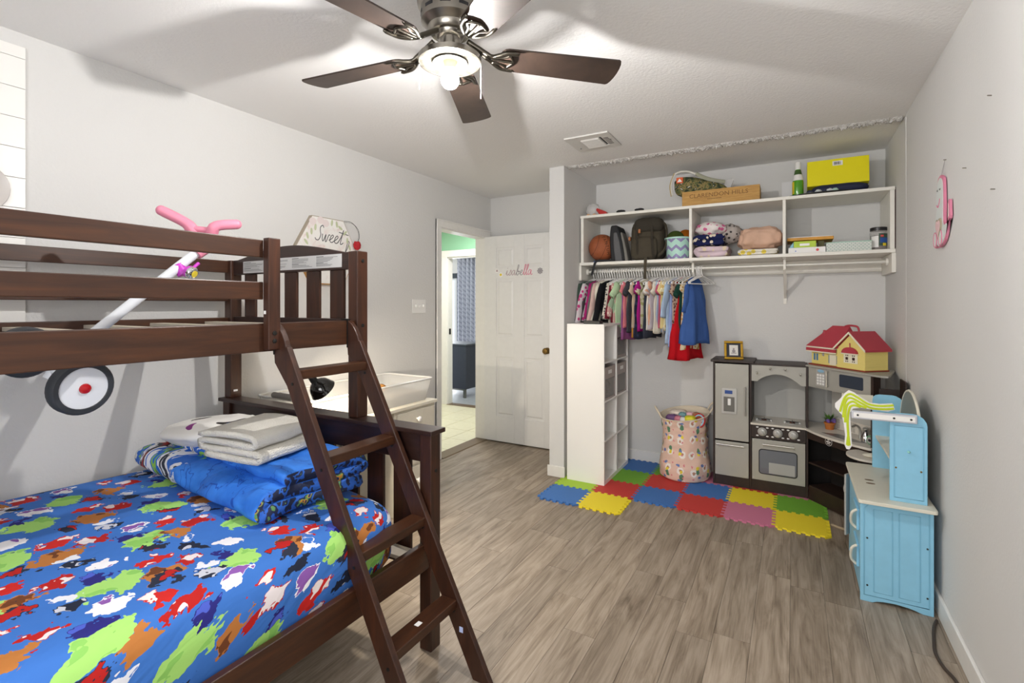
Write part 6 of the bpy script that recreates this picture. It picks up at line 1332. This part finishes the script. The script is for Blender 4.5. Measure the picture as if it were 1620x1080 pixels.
hp('awning', 'roof_red', th, aw, -.010, .0030); hb('awning_sill', 'house_cream', th, .266, .380, -.011, .0030, .091, .097, .0005)
hb('finial', 'roof_red', th, .3195, .3255, -.004, .0, .130, .156, .002)

# ================================================================== BLUE PLAY KITCHEN
bl_ = thing('blue_play_kitchen', 'light blue wooden play kitchen with its back to the right wall', 'play kitchen', (.40, 3.02, 0))
M('kitchen_sky', '#8cc6e2', .45, vary=.03); M('kitchen_sky_dark', '#7ab6d3', .5); M('kitchen_cream', '#dcd8c8', .45, vary=.02); M('rail_grey', '#c3c4cc', .4)
BX0, BX1, BY0, BY1, CZ_ = .268, .530, 2.755, 3.285, .474
# lower side panels with an arched foot
def side(y0, y1, name):
    pts = [(BX0, 0), (BX0 + .045, 0)] + [(BX0 + .045 + .17 * u, .016 * math.sin(PI * u) ** .6) for u in (.1, .25, .5, .75, .9)] + [(BX0 + .225, 0), (BX1, 0), (BX1, CZ_ - .012), (BX0 + .02, CZ_ - .012), (BX0, CZ_ - .04)]
    return MB().prism(pts, 'y', y0, y1).obj(name, 'kitchen_sky', bl_, bevel=.002)
sp_ = side(BY0, BY0 + .014, 'side_panel'); side(BY1 - .014, BY1, 'side_panel')
def ring(x0, x1, z0, z1, w, y, parent, name='panel_moulding', mat='kitchen_sky_dark', cut=0.0):
    m = MB(); o_ = [(x0 + cut, z1), (x0, z1 - cut * 1.3), (x0, z0), (x1, z0), (x1, z1)] if cut else [(x0, z1), (x0, z0), (x1, z0), (x1, z1)]
    n = len(o_)
    P_ = [Vector((p[0], y, p[1])) for p in o_]; m.tube(P_, w, 6, closed=True, flat=(1, .5, 1)); return m.obj(name, mat, parent, smooth=True)
ring(BX0 + .014, BX1 - .016, .030, CZ_ - .026, .0035, BY0, sp_, cut=.02)
ring(BX0 + .050, BX0 + .118, .050, CZ_ - .050, .003, BY0, sp_); ring(BX0 + .142, BX0 + .215, .050, CZ_ - .050, .003, BY0, sp_)
for (x, z) in ((BX0 + .026, .29), (BX0 + .026, .075), (BX1 - .022, .29), (BX1 - .022, .075)): MB().lathe([(.004, 0), (.004, .002), (0, .003)], (x, BY0, z), 10, Matrix.Rotation(R(90), 3, 'X')).obj('bolt', 'screw', sp_, smooth=True)
for x in (BX1 - .098, BX1 - .066): MB().sphere((x, BY0 - .001, CZ_ - .022), (.005, .003, .005), 10, 8).obj('peg', 'white_plastic', sp_, smooth=True)
fr_ = box('front_panel', 'kitchen_sky', bl_, BX0, BX0 + .012, BY0 + .014, BY1 - .014, .03, CZ_ - .045, .002)
box('back_panel', 'kitchen_sky', bl_, BX1 - .006, BX1, BY0 + .014, BY1 - .014, .03, CZ_ - .012, .001); box('base_board', 'kitchen_sky', bl_, BX0 + .012, BX1 - .006, BY0 + .014, BY1 - .014, .03, .042, .001)
for (y, z0, z1) in ((2.80, .30, .40), (2.80, .13, .235)):
    d_ = MB().prism([(y, z1), (y + .16, z1), (y + .16, z0), (y, z0)], 'x', BX0 - .010, BX0).obj('door', 'kitchen_sky', bl_, bevel=.002)
    MB().tube(smoothpath([(BX0 - .010, y + .015, z0 + .005), (BX0 - .030, y + .010, z0 + .03), (BX0 - .030, y - .012, z1 - .02), (BX0 - .010, y - .012, z1)], 5), .006, 8).obj('handle', 'kitchen_cream', d_, smooth=True)
# half open far door with round grey knob
dm2 = Matrix.Translation((BX0 - .012, 3.235, 0)) @ Matrix.Rotation(R(-28), 4, 'Z')
fd_ = MB().box(-.010, 0, -.012, .150, .10, .43).xf(dm2).obj('open_door', 'silver_plastic', bl_, bevel=.003)
MB().sphere((-.022, .05, .335), (.016, .024, .034), 18, 10).xf(dm2).obj('door_knob', 'silver_plastic', fd_, smooth=True)
# counter with rounded corners and two slots
ctop = MB().prism(rrect(BX0 - .013, BX1 + .004, BY0 - .062, BY1 + .03, .014, 4), 'z', CZ_ - .012, CZ_ + .004).obj('counter_top', 'kitchen_cream', bl_, bevel=.003)
for (x, y) in ((.330, 3.02), (.330, 2.965)): MB().lathe([(.0, .0005), (.019, .0005), (.019, 0)], (0, 0, 0), 20).xf(Matrix.Translation((x, y, CZ_ + .004)) @ Matrix.Diagonal((1, .55, 1, 1))).obj('finger_slot', M('slot_brown', '#6d5a40', .8), ctop)
# upper side panels with rounded tops
def upside(y0, y1, x0):
    pts = [(x0, CZ_ + .004), (.508, CZ_ + .004), (.508, .80)] + [(.508 - .050 + .050 * math.cos(R(a)), .82 + .050 * math.sin(R(a))) for a in (0, 20, 45, 70, 90)] + [(x0 + .03 + .03 * math.cos(R(a)), .84 + .03 * math.sin(R(a))) for a in (90, 120, 150, 180)]
    return MB().prism(pts, 'y', y0, y1).obj('upper_side_panel', 'kitchen_sky', bl_, bevel=.002)
us = upside(BY0 - .002, BY0 + .012, .376); upside(BY1 - .014, BY1, .372)
ring(.392, .494, CZ_ + .022, .815, .0035, BY0 - .002, us)
for (x, z) in ((.398, .628), (.486, .622)): MB().lathe([(.004, 0), (.004, .002), (0, .003)], (x, BY0 - .002, z), 10, Matrix.Rotation(R(90), 3, 'X')).obj('bolt', 'brass_old', us, smooth=True)
MB().sphere((.442, BY0 - .010, .705), (.006, .010, .005), 10, 8).obj('towel_peg', M('peg_mint', '#9fd8cc', .4), us, smooth=True)
# arched back board, shelf between the sides, silver rail
ab = [(BY0 + .012, CZ_ + .004), (BY1 - .014, CZ_ + .004)] + [(3.020 + .240 * math.cos(R(a)), .700 + .235 * math.sin(R(a)) ** .9 if 0 < a < 180 else .700) for a in range(0, 181, 12)]
MB().prism(ab, 'x', .488, .496).obj('arched_back', M('chalk_grey', '#7d8580', .6), bl_); m = MB(); m.tube([(.492, p[0], p[1]) for p in ab[2:]], .006, 8); m.obj('arch_edge', 'kitchen_cream', bl_, smooth=True)
box('upper_shelf', 'kitchen_cream', bl_, .385, .488, BY0 + .012, BY1 - .014, .640, .652, .002)
rl = box('top_rail', 'rail_grey', bl_, .232, .470, BY0 - .024, BY0 - .004, .832, .868, .004); box('rail_inset', 'laminate_white', rl, .240, .462, BY0 - .0255, BY0 - .024, .839, .861, .001)
for x in (.256, .388, .448): MB().lathe([(.0045, 0), (.0045, .002), (0, .003)], (x, BY0 - .0255, .850), 10, Matrix.Rotation(R(90), 3, 'X')).obj('bolt', 'screw', rl, smooth=True)
# cut-out striped towel board fixed behind the rail
TYP = 2.90
def tpx(u, v):
    a, b = (u - 810) / 780, (482.5 - v) / 780; dx, dy = -.4952 + a * .8688, .8688 + a * .4952
    return (dx * TYP / dy, CAM_H + b * TYP / dy)
out_ = [tpx(*p) for p in ((1343, 617), (1352, 621), (1362, 628), (1376, 637), (1392, 639), (1412, 638), (1416, 648), (1405, 651), (1380, 648), (1362, 645), (1350, 646), (1345, 652), (1346, 676), (1347, 690), (1348, 705), (1344, 711), (1339, 710), (1336, 703), (1337, 688), (1335, 672), (1332, 656), (1328, 652), (1321, 644), (1321, 638), (1330, 630), (1336, 622))]
tb = MB().prism(out_, 'y', TYP, TYP + .007).obj('towel_board', 'laminate_white', bl_, bevel=.001)
M('stripe_lime', '#c3d418', .5)
for path in ([(1329, 651), (1332, 640), (1337, 628), (1345, 623), (1356, 628), (1374, 639), (1394, 642), (1414, 641)], [(1334, 660), (1336, 640), (1341, 630), (1349, 630), (1362, 637), (1378, 645), (1398, 647), (1414, 646)], [(1337, 668), (1338, 648), (1342, 638), (1350, 635), (1360, 641), (1371, 645)], [(1342, 705), (1342, 688), (1341, 665), (1344, 645), (1351, 641), (1362, 644)]):
    pp = smoothpath([(tpx(*p)[0], TYP - .0006, tpx(*p)[1]) for p in path], 5); MB().tube(pp, .0058, 6, flat=(1, .15, 1)).obj('stripe', 'stripe_lime', tb)
MB().tube([(tpx(1342, 690)[0], TYP - .0006, tpx(1342, 690)[1]), (tpx(1342, 704)[0], TYP - .0006, tpx(1342, 704)[1])], [.006, .0105], 10, flat=(1, .12, 1)).obj('stripe', 'stripe_lime', tb)
box('valance_board', 'kitchen_cream', bl_, .235, .376, 3.275, 3.287, .815, .862, .002)

# ------------------------------------------------------------------ on the right wall and floor
pq = thing('wall_plaque', 'pink and white dragon cut-out with a heart hung on the right wall', 'wall decoration', (XR - .01, 2.72, 1.61))
M('plaque_white', '#d9dedc', .6); M('plaque_pink', '#d6809a', .6); M('plaque_edge', '#6d5f54', .8); M('plaque_blush', '#e6c3c6', .6)
def wallY(pts, d0, d1): return MB().prism([(p[0], p[1]) for p in pts], 'x', XR - d1, XR - d0)
def oval(cy, cz, ry, rz, n=20, rot=0): return [(cy + ry * math.cos(2 * PI * k / n) * math.cos(rot) - rz * math.sin(2 * PI * k / n) * math.sin(rot), cz + ry * math.cos(2 * PI * k / n) * math.sin(rot) + rz * math.sin(2 * PI * k / n) * math.cos(rot)) for k in range(n)]
# outline (y increases away from the camera)
body = [(2.735, 1.905), (2.775, 1.895), (2.790, 1.865), (2.806, 1.82), (2.812, 1.785), (2.800, 1.765), (2.815, 1.73), (2.835, 1.70), (2.840, 1.66), (2.855, 1.635), (2.845, 1.612), (2.815, 1.600), (2.790, 1.612), (2.765, 1.598), (2.735, 1.600), (2.700, 1.606), (2.660, 1.625), (2.632, 1.66), (2.622, 1.70), (2.618, 1.77), (2.600, 1.775), (2.594, 1.74), (2.596, 1.70), (2.660, 1.69), (2.680, 1.705), (2.676, 1.76), (2.680, 1.80), (2.684, 1.85), (2.692, 1.885)]
def smooth2(pts, k=3): return [(p.x, p.y) for p in smoothpath([(q[0], q[1], 0) for q in pts] + [(pts[0][0], pts[0][1], 0)], k)[:-1]]
wallY(smooth2(body), .004, .013).obj('cut_out', 'plaque_pink', pq)
inner = [(2.738, 1.894), (2.770, 1.885), (2.783, 1.862), (2.799, 1.82), (2.805, 1.785), (2.793, 1.765), (2.808, 1.73), (2.829, 1.70), (2.834, 1.66), (2.848, 1.634), (2.838, 1.618), (2.815, 1.606), (2.790, 1.618), (2.764, 1.604), (2.735, 1.606), (2.702, 1.612), (2.664, 1.631), (2.640, 1.66), (2.634, 1.685), (2.664, 1.684), (2.690, 1.70), (2.690, 1.80), (2.694, 1.85), (2.706, 1.880)]
wallY(smooth2(inner), .013, .0145).obj('painted_body', 'plaque_white', pq)
wallY([(2.612, 1.765), (2.604, 1.75), (2.603, 1.71), (2.618, 1.705)], .013, .0145).obj('painted_tail', 'plaque_blush', pq)
heart = [(2.745 + .044 * (16 * math.sin(q) ** 3) / 16, 1.682 + .047 * (13 * math.cos(q) - 5 * math.cos(2 * q) - 2 * math.cos(3 * q) - math.cos(4 * q)) / 15) for q in [2 * PI * k / 32 for k in range(32)]]
wallY(heart, .0145, .020).obj('heart', M('heart_taupe', '#a59a84', .7), pq); wallY([(2.745 + (p[0] - 2.745) * .8, 1.682 + (p[1] - 1.682) * .8) for p in heart], .020, .0215).obj('heart_face', 'plaque_blush', pq)
for cy in (2.800, 2.715): wallY(oval(cy, 1.635, .026, .032), .0145, .018).obj('paw', 'plaque_white', pq); MB().tube([(XR - .018, p[0], p[1]) for p in oval(cy, 1.635, .026, .032)], .002, 6, closed=True).obj('paw_outline', 'plaque_pink', pq)
for cy in (2.775, 2.735): MB().tube(smoothpath([(XR - .015, cy + .008, 1.848), (XR - .0155, cy, 1.842), (XR - .015, cy - .008, 1.848)], 4), .0012, 6).obj('eyelid', 'script_ink', pq)
MB().tube(smoothpath([(XR - .015, 2.79, 1.785), (XR - .0155, 2.765, 1.772), (XR - .015, 2.742, 1.790), (XR - .015, 2.735, 1.805)], 4), .002, 6).obj('mouth', 'plaque_pink', pq)
MB().tube([(XR - .008, 2.728, 1.903), (XR - .004, 2.708, 1.960)], .0007, 5).tube([(XR - .008, 2.755, 1.900), (XR - .004, 2.708, 1.960)], .0007, 5).obj('cord', 'decal_grey', pq); MB().tube([(XR, 2.705, 1.961), (XR - .010, 2.702, 1.961)], .0018, 6).obj('nail', 'nickel', pq)
for (y, z, l_) in ((2.16, 2.03, 'small bare nail high on the right wall near the ceiling'), (2.43, 1.86, 'small bare nail in the right wall left of the pair of marks'), (2.13, 1.72, 'lowest small bare nail in the right wall')):
    o = MB().tube([(XR, y, z), (XR - .012, y - .006, z)], .002, 6).obj('wall_nail', 'nickel'); tag(o, l_, 'nail')
cd_ = MB().tube(smoothpath([(.532, 2.72, .007), (.512, 2.66, .007), (.492, 2.56, .007), (.478, 2.46, .007), (.486, 2.38, .007), (.508, 2.30, .007), (.512, 2.1, .007), (.52, 1.7, .007), (.53, .9, .007)], 6), .006, 8)
tag(cd_.obj('power_cord', M('cord_brown', '#3d3128', .7), smooth=True), 'dark brown power cord along the floor by the right baseboard', 'cord')
rp = MB().tube(smoothpath([(.205, 3.585, .009), (.25, 3.555, .009), (.30, 3.535, .009), (.36, 3.50, .009)], 8), .008, 8)
tag(rp.obj('jute_rope', M('jute', '#a8967a', .95, bump=(120, .9)), smooth=True), 'short jute rope on the floor between mats and blue kitchen', 'rope')
